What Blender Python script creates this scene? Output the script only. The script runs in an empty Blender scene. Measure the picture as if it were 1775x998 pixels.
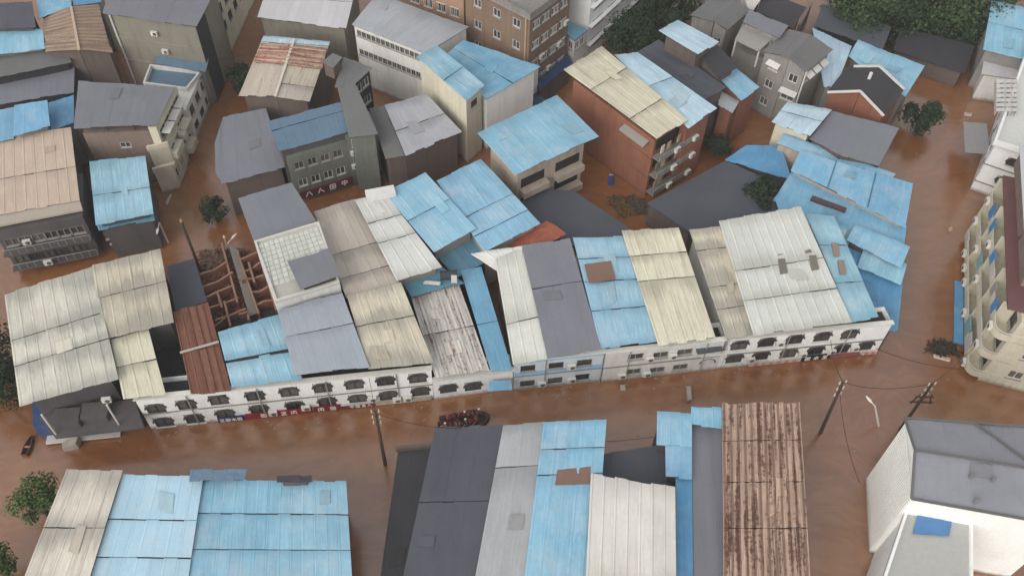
import bpy, bmesh, math, random
from mathutils import Vector, Matrix
random.seed(7)
S = bpy.context.scene
COL = S.collection

# ------------------------------------------------------------------ camera
CZ = 78.0                      # drone height above the flood water, metres
FPX, PW, PH = 1550.0, 1775.0, 998.0
NADX, NADY = -37.0, 1261.0     # where plumb lines meet, relative to the picture centre
DEP = math.pi/2 - math.atan(math.hypot(NADX, NADY)/FPX)
ROLL = math.atan2(NADX, NADY)
FW = Vector((0, math.cos(DEP), -math.sin(DEP)))
R0 = Vector((1, 0, 0)); D0 = FW.cross(R0)
RT = math.cos(ROLL)*R0 + math.sin(ROLL)*D0
DN = -math.sin(ROLL)*R0 + math.cos(ROLL)*D0
CAM = Vector((0, 0, CZ))
cd = bpy.data.cameras.new('camera'); co = bpy.data.objects.new('camera', cd); COL.objects.link(co)
cd.sensor_width = 36; cd.lens = 36*FPX/PW; cd.clip_end = 2000; cd.clip_start = 1
m = Matrix((RT, -DN, -FW)).transposed().to_4x4(); m.translation = CAM
co.matrix_world = m
S.camera = co
S.render.resolution_x = 1024; S.render.resolution_y = 575

# ------------------------------------------------------------------ sky, sun, exposure
SUN_EL, SUN_AZ = math.radians(31), math.radians(215)     # azimuth clockwise from +Y
w = bpy.data.worlds.new('World'); S.world = w; w.use_nodes = True
nt = w.node_tree; nt.nodes.clear()
sky = nt.nodes.new('ShaderNodeTexSky'); sky.sky_type = 'NISHITA'; sky.sun_disc = False
sky.sun_elevation = SUN_EL; sky.sun_rotation = SUN_AZ
sky.air_density = 1.6; sky.dust_density = 6.0; sky.ozone_density = 1.0
hs = nt.nodes.new('ShaderNodeHueSaturation'); hs.inputs['Saturation'].default_value = 0.28   # cloud cover: grey daylight
bg = nt.nodes.new('ShaderNodeBackground'); bg.inputs['Strength'].default_value = 0.13
wo = nt.nodes.new('ShaderNodeOutputWorld')
cl = nt.nodes.new('ShaderNodeMix'); cl.data_type = 'RGBA'; cl.inputs[0].default_value = 0.6      # an even deck of rain cloud over the clear sky
cl.inputs[7].default_value = (4.75, 4.78, 4.85, 1)
nt.links.new(sky.outputs[0], hs.inputs['Color']); nt.links.new(hs.outputs[0], cl.inputs[6]); nt.links.new(cl.outputs[2], bg.inputs[0]); nt.links.new(bg.outputs[0], wo.inputs[0])
sl = bpy.data.lights.new('sun', 'SUN'); sl.energy = 1.5; sl.angle = math.radians(60); sl.color = (1, .965, .92)
so = bpy.data.objects.new('sun', sl); COL.objects.link(so)
sd = Vector((math.sin(SUN_AZ)*math.cos(SUN_EL), math.cos(SUN_AZ)*math.cos(SUN_EL), math.sin(SUN_EL)))
so.rotation_euler = (-sd).to_track_quat('-Z', 'Y').to_euler(); so.location = (0, 0, 120)
S.view_settings.view_transform = 'Standard'; S.view_settings.look = 'None'
S.view_settings.exposure = 0.29; S.view_settings.gamma = 1.0; S.view_settings.use_curve_mapping = False

# ------------------------------------------------------------------ helpers
def P(x, y, z=0.0):
    """point of the town, at height z, that a sight line of the survey picture meets"""
    d = FW + RT*((x-PW/2)/FPX) + DN*((y-PH/2)/FPX)
    return CAM + d*((z-CZ)/d.z)
def ray_wall(x, y, A, B):
    """(u, z) on the upright plane through A and B"""
    d = FW + RT*((x-PW/2)/FPX) + DN*((y-PH/2)/FPX)
    e = (B-A); e.z = 0; L = e.length; e.normalize()
    n = Vector((-e.y, e.x, 0))
    t = (A-CAM).dot(n)/d.dot(n); q = CAM + d*t
    return (q-A).dot(e), q.z
WL = {}
def lin(c):
    return tuple(((v/255)/12.92 if v/255 <= .04045 else ((v/255+.055)/1.055)**2.4) for v in c) + (1,)
def thing(name, label, cat, loc, group=None, kind=None):
    o = bpy.data.objects.new(name, None); COL.objects.link(o); o.location = loc
    o.empty_display_size = .5
    o['label'] = label; o['category'] = cat
    if group: o['group'] = group
    WL[o.name] = Vector(loc); return o
def part(name, V, F, mat, parent=None, uv=None, label=None, smooth=False, uv2=None):
    me = bpy.data.meshes.new(name)
    o0 = WL[parent.name] if parent is not None else Vector((0, 0, 0))
    me.from_pydata([tuple(Vector(v)-o0) for v in V], [], F)
    if mat: me.materials.append(mat)
    if uv:
        for nm, src in (('UVMap', uv), ('run', uv2)):
            if src:
                l = me.uv_layers.new(name=nm)
                for lp in me.loops: l.data[lp.index].uv = src[lp.vertex_index]
    if smooth:
        for p in me.polygons: p.use_smooth = True
    me.update()
    o = bpy.data.objects.new(name, me); COL.objects.link(o)
    if parent is not None: o.parent = parent
    WL[o.name] = o0
    if label: o['label'] = label
    return o
def inst(name, me, parent, pos, rz=0, mat=None, label=None, scale=None):
    o = bpy.data.objects.new(name, me); COL.objects.link(o); o.parent = parent
    # parents are never rotated unless noted
    base = WL[parent.name] if parent is not None else Vector((0, 0, 0))
    o.location = Vector(pos) - base; o.rotation_euler = (0, 0, rz)
    if scale: o.scale = scale
    WL[o.name] = Vector(pos)
    if label: o['label'] = label
    return o
class MB:
    def __init__(s): s.v = []; s.f = []
    def quad(s, a, b, c, d): n = len(s.v); s.v += [Vector(a), Vector(b), Vector(c), Vector(d)]; s.f.append((n, n+1, n+2, n+3))
    def tri(s, a, b, c): n = len(s.v); s.v += [Vector(a), Vector(b), Vector(c)]; s.f.append((n, n+1, n+2))
    def box(s, x0, x1, y0, y1, z0, z1):
        n = len(s.v)
        s.v += [Vector(p) for p in ((x0,y0,z0),(x1,y0,z0),(x1,y1,z0),(x0,y1,z0),(x0,y0,z1),(x1,y0,z1),(x1,y1,z1),(x0,y1,z1))]
        s.f += [tuple(n+i for i in q) for q in ((0,3,2,1),(4,5,6,7),(0,1,5,4),(1,2,6,5),(2,3,7,6),(3,0,4,7))]
    def bar(s, a, b, w, h=None, up=Vector((0,0,1))):
        a = Vector(a); b = Vector(b); h = h or w
        d = (b-a).normalized(); x = d.cross(up)
        if x.length < 1e-4: x = d.cross(Vector((1,0,0)))
        x.normalize(); y = x.cross(d); n = len(s.v)
        for p in (a, b):
            for i, j in ((-1,-1),(1,-1),(1,1),(-1,1)): s.v.append(p + x*(i*w/2) + y*(j*h/2))
        s.f += [tuple(n+i for i in q) for q in ((0,1,2,3),(7,6,5,4),(0,4,5,1),(1,5,6,2),(2,6,7,3),(3,7,4,0))]
    def tube(s, a, b, r0, r1=None, k=8, cap=True):
        a = Vector(a); b = Vector(b); r1 = r0 if r1 is None else r1
        d = (b-a).normalized(); x = d.orthogonal().normalized(); y = d.cross(x); n = len(s.v)
        for p, r in ((a, r0), (b, r1)):
            for i in range(k):
                t = 2*math.pi*i/k; s.v.append(p + x*(r*math.cos(t)) + y*(r*math.sin(t)))
        for i in range(k): j = (i+1) % k; s.f.append((n+i, n+j, n+k+j, n+k+i))
        if cap: s.f.append(tuple(n+i for i in reversed(range(k)))); s.f.append(tuple(n+k+i for i in range(k)))
    def prism(s, pts, z0, z1):
        """pts: counter-clockwise xy; z0/z1 number or list"""
        k = len(pts); n = len(s.v)
        f0 = z0 if isinstance(z0, (list, tuple)) else [z0]*k
        f1 = z1 if isinstance(z1, (list, tuple)) else [z1]*k
        for p, z in zip(pts, f0): s.v.append(Vector((p[0], p[1], z)))
        for p, z in zip(pts, f1): s.v.append(Vector((p[0], p[1], z)))
        s.f.append(tuple(n+i for i in reversed(range(k)))); s.f.append(tuple(n+k+i for i in range(k)))
        for i in range(k): j = (i+1) % k; s.f.append((n+i, n+j, n+k+j, n+k+i))
    def build(s, name, mat, parent=None, **k): return part(name, s.v, s.f, mat, parent, **k)
    def mesh(s, name, *mats):
        me = bpy.data.meshes.new(name); me.from_pydata([tuple(v) for v in s.v], [], s.f)
        for q in mats: me.materials.append(q)
        me.update(); return me
def ccw(pts):
    a = sum(pts[i][0]*pts[(i+1) % len(pts)][1] - pts[(i+1) % len(pts)][0]*pts[i][1] for i in range(len(pts)))
    return a > 0
def inset(pts, d):
    """inset a polygon (list of Vector, xy) by d, keeps z"""
    k = len(pts); s = 1 if ccw(pts) else -1; out = []
    for i in range(k):
        p0, p1, p2 = pts[i-1], pts[i], pts[(i+1) % k]
        e1 = Vector((p1.x-p0.x, p1.y-p0.y)).normalized(); e2 = Vector((p2.x-p1.x, p2.y-p1.y)).normalized()
        n1 = Vector((-e1.y, e1.x))*s; n2 = Vector((-e2.y, e2.x))*s
        q = n1+n2; L = q.length
        q = q/L*min(d/max(.35, L/2), d*2.2) if L > 1e-3 else n1*d
        out.append(Vector((p1.x+q.x, p1.y+q.y, p1.z)))
    return out

# ------------------------------------------------------------------ materials
MATS = {}
class NT:
    def __init__(s, name):
        s.m = bpy.data.materials.new(name); s.m.use_nodes = True; s.t = s.m.node_tree
        s.b = s.t.nodes['Principled BSDF']
    def n(s, ty, **k):
        o = s.t.nodes.new('ShaderNode'+ty)
        for a, v in k.items(): setattr(o, a, v)
        return o
    def l(s, a, b): s.t.links.new(a, b)
    def val(s, sock, v):
        if hasattr(v, 'is_linked') or hasattr(v, 'node'): s.l(v, sock)
        else: sock.default_value = v
    def math(s, op, a, b=0.0, clamp=False):
        o = s.n('Math', operation=op); o.use_clamp = clamp; s.val(o.inputs[0], a); s.val(o.inputs[1], b); return o.outputs[0]
    def mix(s, f, a, b, mode='MIX'):
        o = s.n('Mix', data_type='RGBA', blend_type=mode); s.val(o.inputs[0], f); s.val(o.inputs[6], a); s.val(o.inputs[7], b); return o.outputs[2]
    def mapping(s, vec, sc, loc=(0,0,0)):
        o = s.n('Mapping'); s.l(vec, o.inputs[0]); o.inputs['Scale'].default_value = sc; o.inputs['Location'].default_value = loc; return o.outputs[0]
    def noise(s, vec, scale, detail=3, rough=.55):
        o = s.n('TexNoise'); s.l(vec, o.inputs['Vector']); o.inputs['Scale'].default_value = scale
        o.inputs['Detail'].default_value = detail; o.inputs['Roughness'].default_value = rough; return o.outputs[0]
    def ramp(s, f, lo, hi):
        o = s.n('MapRange'); o.clamp = True; s.val(o.inputs[0], f); s.val(o.inputs[1], lo); s.val(o.inputs[2], hi); return o.outputs[0]
    def bump(s, h, st, dist=.02):
        o = s.n('Bump'); o.inputs['Strength'].default_value = st; o.inputs['Distance'].default_value = dist
        s.l(h, o.inputs['Height']); s.l(o.outputs[0], s.b.inputs['Normal'])
def darker(c, k): return tuple(v*k for v in c)
def roof_mat(key, base, dirt=None, top=0.0, bot=0.0, streak=.35, rust=0.0, rustc=(112,62,42), light=0.0, rough=.45, var=.05, blot=.35, metal=0.0, fade=0.0, stripe=None):
    """painted sheet metal. top/bot: how far grime creeps from the upper / lower end of each sheet run, with drips"""
    key = 'r_'+key
    if key in MATS: return MATS[key]
    t = NT('roof_'+key); dirt = dirt or darker(base, .62)
    uv = t.n('UVMap', uv_map='UVMap').outputs[0]; run = t.n('UVMap', uv_map='run').outputs[0]
    sep = t.n('SeparateXYZ'); t.l(run, sep.inputs[0]); v = sep.outputs[1]
    geo = t.n('NewGeometry').outputs['Position']
    oi = t.n('ObjectInfo').outputs['Random']
    st1 = t.noise(t.mapping(uv, (2.4, .12, 1)), 1.0, 4, .65)
    st2 = t.noise(t.mapping(uv, (3.6, .30, 1), (3.1, 8.7, 0)), 1.0, 3, .7)
    big = t.noise(geo, .22, 4, .6)
    cov = t.noise(t.mapping(uv, (.28, .02, 1), (5, 2, 0)), 1.0, 2, .5)
    cov = t.math('MULTIPLY', t.ramp(cov, .3, .7), 1.7)
    fine = t.noise(geo, 3.0, 3, .6)
    col = t.mix(t.math('MULTIPLY', t.ramp(big, .42, .72), blot), lin(base), lin(dirt))
    if fade:
        fn = t.noise(t.mapping(geo, (1, 1, .3), (31, 7, 0)), .38, 5, .65)
        col = t.mix(t.math('MULTIPLY', t.ramp(fn, .47, .66), fade), col, lin(tuple((q*.45+205*.55) for q in base)))
    if light: col = t.mix(t.math('MULTIPLY', t.ramp(st2, .52, .62), light), col, lin(tuple(min(255, q*1.18+12) for q in base)))
    col = t.mix(t.math('MULTIPLY', t.ramp(st1, .52, .68), streak), col, lin(dirt))
    col = t.mix(t.math('MULTIPLY', t.ramp(st2, .58, .66), streak*.8), col, lin(darker(dirt, .8)))
    if top:
        d = t.math('SUBTRACT', t.math('ADD', t.math('MULTIPLY', t.math('SUBTRACT', st2, .5), top*2.2), t.math('MULTIPLY', cov, top*.8)), v)
        col = t.mix(t.math('MULTIPLY', t.ramp(d, -.12, .16), .6), col, lin(darker(dirt, .95)))
    if bot:
        d = t.math('ADD', t.math('SUBTRACT', t.math('ADD', t.math('MULTIPLY', t.math('SUBTRACT', st2, .5), bot*2.2), t.math('MULTIPLY', cov, bot*.8)), 1.0), v)
        col = t.mix(t.math('MULTIPLY', t.ramp(d, -.1, .14), .62), col, lin(dirt))
    if rust:
        rn = t.math('ADD', t.math('MULTIPLY', st1, .65), t.math('MULTIPLY', fine, .35))
        rm = t.ramp(rn, .60-.24*rust, .68-.24*rust)
        rc = t.mix(t.noise(geo, 1.6, 3), lin(darker(rustc, .75)), lin(tuple(min(255, q*1.25) for q in rustc)))
        col = t.mix(t.math('MULTIPLY', rm, .92), col, rc)
    if stripe:
        us = t.n('SeparateXYZ'); t.l(uv, us.inputs[0])
        sw = t.math('SINE', t.math('ADD', t.math('MULTIPLY', us.outputs[0], 6.283/stripe[0]), t.math('MULTIPLY', st2, 1.2)))
        col = t.mix(t.math('MULTIPLY', t.ramp(sw, -.1, .8), stripe[1]), col, lin(stripe[2]))
    fac = t.math('ADD', t.math('MULTIPLY', oi, var*2), 1.0-var)
    fac = t.math('MULTIPLY', fac, t.math('ADD', t.math('MULTIPLY', fine, .16), .92))
    vm = t.n('VectorMath', operation='SCALE'); t.l(t.mix(1.0, col, t.n('ObjectInfo').outputs['Color'], 'MULTIPLY'), vm.inputs[0]); t.l(fac, vm.inputs['Scale'])
    t.l(vm.outputs[0], t.b.inputs['Base Color'])
    t.b.inputs['Roughness'].default_value = rough; t.b.inputs['Metallic'].default_value = metal
    t.b.inputs['Specular IOR Level'].default_value = .35
    t.bump(fine, .12, .03)
    MATS[key] = t.m; return t.m
def wall_mat(key, base, stain=None, amt=.45, rough=.85, brick=False):
    key = 'w_'+key
    if key in MATS: return MATS[key]
    t = NT('wall_'+key); stain = stain or darker(base, .6)
    geo = t.n('NewGeometry').outputs['Position']
    s1 = t.noise(t.mapping(geo, (1.6, 1.6, .16)), 1.0, 4, .6)
    s2 = t.noise(geo, .35, 4, .6); f = t.noise(geo, 5.0, 3)
    col = t.mix(t.math('MULTIPLY', t.ramp(s1, .48, .75), amt), lin(base), lin(stain))
    col = t.mix(t.math('MULTIPLY', t.ramp(s2, .45, .75), amt*.7), col, lin(darker(stain, .9)))
    if brick:
        b = t.noise(t.mapping(geo, (7, 7, 12)), 1.0, 1)
        col = t.mix(t.math('MULTIPLY', t.ramp(b, .4, .65), .35), col, lin(darker(base, .7)))
    # silt left by the flood at the waterline
    sep = t.n('SeparateXYZ'); t.l(geo, sep.inputs[0])
    silt = t.math('SUBTRACT', t.math('ADD', t.math('MULTIPLY', s1, .7), .15), sep.outputs[2])
    col = t.mix(t.math('MULTIPLY', t.ramp(silt, 0, .35), .6), col, lin((104, 76, 58)))
    fac = t.math('ADD', t.math('MULTIPLY', f, .24), .88)
    vm = t.n('VectorMath', operation='SCALE'); t.l(col, vm.inputs[0]); t.l(fac, vm.inputs['Scale'])
    t.l(vm.outputs[0], t.b.inputs['Base Color']); t.b.inputs['Roughness'].default_value = rough
    t.b.inputs['Specular IOR Level'].default_value = .25
    t.bump(f, .3, .02)
    MATS[key] = t.m; return t.m
def plain(key, base, rough=.6, metal=0, var=.12, spec=.3):
    if key in MATS: return MATS[key]
    t = NT(key); geo = t.n('NewGeometry').outputs['Position']; f = t.noise(geo, 2.2, 4)
    oi = t.n('ObjectInfo').outputs['Random']
    fac = t.math('ADD', t.math('MULTIPLY', f, var*2), 1-var*1.5)
    fac = t.math('ADD', fac, t.math('MULTIPLY', oi, var))
    vm = t.n('VectorMath', operation='SCALE'); vm.inputs[0].default_value = lin(base)[:3]; t.l(fac, vm.inputs['Scale'])
    t.l(vm.outputs[0], t.b.inputs['Base Color']); t.b.inputs['Roughness'].default_value = rough
    t.b.inputs['Metallic'].default_value = metal; t.b.inputs['Specular IOR Level'].default_value = spec
    MATS[key] = t.m; return t.m
# --- palettes
HAZE = 0.0005
RM = dict(
 cream=lambda: roof_mat('cream', (210,204,192), (146,143,136), top=.44, bot=.24, streak=.46, light=.4),
 ivory=lambda: roof_mat('ivory', (212,204,184), (152,146,130), top=.28, streak=.5, light=.35),
 ivorygrey=lambda: roof_mat('ivorygrey', (205,197,178), (142,139,132), top=.36, bot=.55, streak=.5, light=.4),
 beige=lambda: roof_mat('beige', (186,176,166), (148,142,136), top=.4, streak=.2, light=.2),
 white=lambda: roof_mat('white', (211,211,205), (172,170,162), bot=.2, top=.1, streak=.2, light=.2),
 palegrey=lambda: roof_mat('palegrey', (168,172,176), (134,138,142), top=.25, streak=.2, light=.2),
 grey=lambda: roof_mat('grey', (122,124,132), (108,110,118), streak=.03, blot=.4, var=.012, rough=.6),
 midgrey=lambda: roof_mat('midgrey', (112,112,112), (94,94,96), streak=.05, blot=.5, var=.02, rough=.6),
 bluegrey=lambda: roof_mat('bluegrey', (158,164,174), (138,144,154), top=.16, streak=.05, light=.1, var=.02),
 hallgrey=lambda: roof_mat('hallgrey', (140,142,149), (120,122,128), streak=.05, blot=.5, var=.015),
 slate=lambda: roof_mat('slate', (82,85,93), (68,70,77), streak=.04, blot=.5, var=.02, rough=.7),
 dark=lambda: roof_mat('dark', (62,60,64), (48,47,50), streak=.12, blot=.5, var=.03, rough=.75),
 blue=lambda: roof_mat('blue', (138,184,208), (108,152,180), top=.14, fade=.5, streak=.2, light=.28, blot=.45),
 skyblue=lambda: roof_mat('skyblue', (118,168,198), (92,140,172), fade=.5, streak=.14, light=.22, blot=.5),
 deepblue=lambda: roof_mat('deepblue', (88,144,184), (72,122,160), fade=.3, streak=.12, light=.18, blot=.5),
 paleblue=lambda: roof_mat('paleblue', (150,190,208), (112,156,178), top=.28, bot=.2, fade=.5, streak=.3, light=.4),
 lightblue=lambda: roof_mat('lightblue', (168,203,220), (148,184,202), top=.08, fade=.5, streak=.06, light=.1),
 whiteblue=lambda: roof_mat('whiteblue', (178,202,216), (132,158,176), top=.25, streak=.35, light=.4),
 steelblue=lambda: roof_mat('steelblue', (98,122,142), (80,102,120), streak=.12, blot=.4, var=.02),
 darkblue=lambda: roof_mat('darkblue', (48,70,108), (36,54,84), streak=.15, blot=.4, rough=.7),
 teal=lambda: roof_mat('teal', (98,142,164), (78,116,136), streak=.2, blot=.5),
 rust=lambda: roof_mat('rust', (138,98,82), (92,64,54), streak=.4, rust=.9, stripe=(.95, .3, (150,112,94)), rustc=(108,68,52), light=.25),
 rustgrey=lambda: roof_mat('rustgrey', (206,200,194), (136,122,112), streak=.45, rust=.26, stripe=(.55, .24, (124,106,94)), rustc=(104,78,64), light=.4, top=.2),
 rusttan=lambda: roof_mat('rusttan', (198,174,158), (116,86,72), streak=.5, rust=.4, stripe=(.62, .62, (104,74,60)), rustc=(96,64,52), light=.5),
 creamrust=lambda: roof_mat('creamrust', (188,178,164), (150,140,128), streak=.3, rust=.12, rustc=(128,78,60), light=.3),
 rustband=lambda: roof_mat('rustband', (186,162,146), (130,92,74), streak=.3, rust=.55, stripe=(1.0, .5, (124,76,60)), rustc=(128,74,56), light=.3),
 tan=lambda: roof_mat('tan', (196,176,158), (172,154,140), top=.2, streak=.2, light=.25),
 brownrib=lambda: roof_mat('brownrib', stripe=(.8, .45, (110,86,74)), base=(164,140,120), dirt=(104,84,74), streak=.5, rust=.4, rustc=(112,86,72), light=.4),
 red=lambda: roof_mat('red', (170,98,76), (132,76,60), streak=.25, blot=.4),
 brownpatch=lambda: roof_mat('brownpatch', (128,102,90), (96,76,66), streak=.4, rust=.3),
 maroon=lambda: roof_mat('maroon', (108,74,74), (90,62,62), streak=.12, blot=.5, rough=.75),
 pink=lambda: roof_mat('pink', (190,170,158), (166,148,138), streak=.12, blot=.3),
 pale=lambda: roof_mat('pale', (196,196,198), (172,170,170), streak=.12, blot=.3),
)
def rm(k): return RM[k]()
WMS = dict(
 white=((236,237,236), (190,188,182), .26), offwhite=((216,215,211), (166,162,154), .38), bluewhite=((204,212,218), (150,162,172), .35),
 cream=((204,198,178), (150,144,126), .4), beige=((176,164,150), (126,114,104), .5), grey=((142,139,134), (104,100,96), .5),
 olive=((132,128,116), (96,92,84), .45), darkgrey=((90,86,86), (62,60,62), .45), black=((56,54,56), (42,42,44), .4), green=((116,120,112), (84,90,84), .5),
 brick=((146,98,78), (108,74,60), .5), brown=((128,108,92), (94,80,70), .5), orange=((164,134,114), (124,100,86), .5),
 pinkbrown=((134,118,108), (100,86,78), .5), umber=((104,92,86), (74,66,62), .45), whiteclean=((240,241,238), (214,214,208), .25), mud=((126,92,76), (94,66,54), .5))
def wm(k):
    b = WMS[k]; return wall_mat(k, b[0], b[1], b[2], brick=k in ('brick', 'mud'))
GLASS = None
def glass():
    if 'glass' in MATS: return MATS['glass']
    t = NT('window_glass'); oi = t.n('ObjectInfo').outputs['Random']; geo = t.n('NewGeometry').outputs['Position']
    f = t.math('ADD', t.math('MULTIPLY', oi, .7), t.math('MULTIPLY', t.noise(geo, 2.5, 2), .4))
    t.l(t.mix(t.ramp(f, .2, 1.0), lin((44,44,47)), lin((108,104,100))), t.b.inputs['Base Color'])
    t.b.inputs['Roughness'].default_value = .25; t.b.inputs['Specular IOR Level'].default_value = .3
    MATS['glass'] = t.m; return t.m
def WHITEP(): return plain('white_paint', (206,204,200), .5)
def ALU(): return plain('frame_grey', (150,148,144), .5)
def DKF(): return plain('frame_dark', (70,68,66), .6)
def CONC(): return wall_mat('concrete', (134,130,124), (98,94,90), .5)
def STEEL(): return plain('steel_dark', (58,56,56), .6, .2)
def DECK(): return plain('roof_underside', (52,50,50), .85)
def HOOD(): return plain('window_hood', (74,72,70), .8)

# ------------------------------------------------------------------ windows (shared meshes)
WM = {}
def win_mesh(kind, w, h):
    k = (kind, round(w, 2), round(h, 2))
    if k in WM: return WM[k]
    pane = MB(); pane.quad((-w/2,-.13,0), (w/2,-.13,0), (w/2,-.13,h), (-w/2,-.13,h))
    fr = MB(); t = .07
    fr.box(-w/2, w/2, -.12, -.02, 0, t); fr.box(-w/2, w/2, -.12, -.02, h-t, h)
    fr.box(-w/2, -w/2+t, -.12, -.02, t, h-t); fr.box(w/2-t, w/2, -.12, -.02, t, h-t)
    nb = max(1, int(round(w/1.0)))
    for i in range(1, nb+1 if nb == 1 else nb):
        x = -w/2 + w*i/(nb if nb > 1 else 2); fr.box(x-t/2, x+t/2, -.12, -.03, t, h-t)
    if kind == 'bars':
        for i in range(1, int(w/.3)):
            x = -w/2+w*i/int(w/.3); fr.box(x-.03, x+.03, .05, .10, 0, h)
        fr.box(-w/2, w/2, .04, .11, .0, .07); fr.box(-w/2, w/2, .04, .11, h-.07, h)
    sill = MB(); sill.box(-w/2-.1, w/2+.1, -.02, .12, -.1, -.005)
    hood = MB()
    if kind == 'arch':
        n = 8; R = w/2+.16; rise = .75; hi = h-rise
        pts = [(-R*math.cos(math.pi*i/n), hi + (rise+.02)*math.sin(math.pi*i/n)) for i in range(n+1)]
        pin = [(-(w/2)*math.cos(math.pi*i/n), hi + (rise-.06)*math.sin(math.pi*i/n)) for i in range(n+1)]
        for i in range(n):
            (x0, z0), (x1, z1) = pts[i], pts[i+1]; (a0, c0), (a1, c1) = pin[i], pin[i+1]
            y0, y1 = .003, .14
            hood.quad((x0,y0,z0), (x0,y1,z0-.03), (x1,y1,z1-.03), (x1,y0,z1))
            hood.quad((a0,y1,c0), (x0,y1,z0-.03), (x1,y1,z1-.03), (a1,y1,c1))
            hood.quad((a0,y0,c0), (a0,y1,c0), (a1,y1,c1), (a1,y0,c1))
        spn = MB()
        for i in range(n):
            x0, z0 = pin[i]; x1, z1 = pin[i+1]
            spn.quad((x0,-.05,z0), (x1,-.05,z1), (x1,-.05,h), (x0,-.05,h))
        r = (pane.mesh('window', glass()), fr.mesh('frame', DKF()), sill.mesh('sill', WHITEP()), hood.mesh('hood', HOOD()), spn.mesh('arch_infill', wm('white')))
    elif kind == 'awning':
        hood.quad((-w/2-.25,.01,h+.45), (-w/2-.25,.75,h+.1), (w/2+.25,.75,h+.1), (w/2+.25,.01,h+.45))
        hood.quad((-w/2-.25,.01,h+.39), (w/2+.25,.01,h+.39), (w/2+.25,.75,h+.04), (-w/2-.25,.75,h+.04))
        hood.quad((-w/2-.25,.75,h+.1), (-w/2-.25,.75,h+.04), (w/2+.25,.75,h+.04), (w/2+.25,.75,h+.1))
        r = (pane.mesh('window', glass()), fr.mesh('frame', WHITEP()), sill.mesh('sill', WHITEP()), hood.mesh('awning', WHITEP()), None)
    else:
        fm = {'white': WHITEP(), 'bars': WHITEP(), 'dark': DKF()}.get(kind, ALU())
        r = (pane.mesh('window', glass()), fr.mesh('frame', fm), sill.mesh('sill', ALU()), None, None)
    WM[k] = r; return r
def put_window(root, kind, w, h, pos, rz):
    pm, fm, sm, hm, sp = win_mesh(kind, w, h)
    o = inst('window', pm, root, pos, rz)
    def ch(name, me):
        c = bpy.data.objects.new(name, me); COL.objects.link(c); c.parent = o; WL[c.name] = Vector(pos)
    ch('frame', fm); ch('sill', sm)
    if hm: ch(hm.name.split('.')[0], hm)
    if sp: ch('arch_infill', sp)
    return o
def wall_face(mb, A, B, z0, zA, zB, wins, out):
    """upright wall A->B with real window openings; wins: (u0,u1,v0,v1) absolute z; out: outward normal"""
    A = Vector((A.x, A.y, 0)); B = Vector((B.x, B.y, 0)); e = B-A; L = e.length; e.normalize()
    zt = min(zA, zB)
    flip = Vector((e.y, -e.x, 0)).dot(out) < 0
    def q(a, b, c, d): mb.quad(a, b, c, d) if not flip else mb.quad(d, c, b, a)
    wins = [x for x in wins if x[0] > .05 and x[1] < L-.05 and x[3] < zt-.02 and x[2] > z0+.1]
    us = sorted({0.0, L, *[x[0] for x in wins], *[x[1] for x in wins]}); vs = sorted({z0, zt, *[x[2] for x in wins], *[x[3] for x in wins]})
    pt = lambda u, v: A + e*u + Vector((0, 0, v))
    # merge columns per row band to keep it light
    for j in range(len(vs)-1):
        v0, v1 = vs[j], vs[j+1]; vm = (v0+v1)/2; start = None
        for i in range(len(us)-1):
            um = (us[i]+us[i+1])/2
            hole = any(x[0] < um < x[1] and x[2] < vm < x[3] for x in wins)
            if hole:
                if start is not None: q(pt(start, v0), pt(us[i], v0), pt(us[i], v1), pt(start, v1)); start = None
            elif start is None: start = us[i]
        if start is not None: q(pt(start, v0), pt(L, v0), pt(L, v1), pt(start, v1))
    if abs(zA-zB) > .02:
        if zA > zB: mb.tri(*( (pt(0, zt), pt(L, zt), pt(0, zA)) if not flip else (pt(0, zA), pt(L, zt), pt(0, zt))))
        else: mb.tri(*( (pt(0, zt), pt(L, zt), pt(L, zB)) if not flip else (pt(L, zB), pt(L, zt), pt(0, zt))))
    n = Vector((out.x, out.y, 0)).normalized()*.13
    for u0, u1, v0, v1 in wins:
        for a, b in (((u0,v0),(u1,v0)), ((u1,v0),(u1,v1)), ((u1,v1),(u0,v1)), ((u0,v1),(u0,v0))):
            p, r = pt(*a), pt(*b); mb.quad(p, r, r-n, p-n)
    return wins
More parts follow.
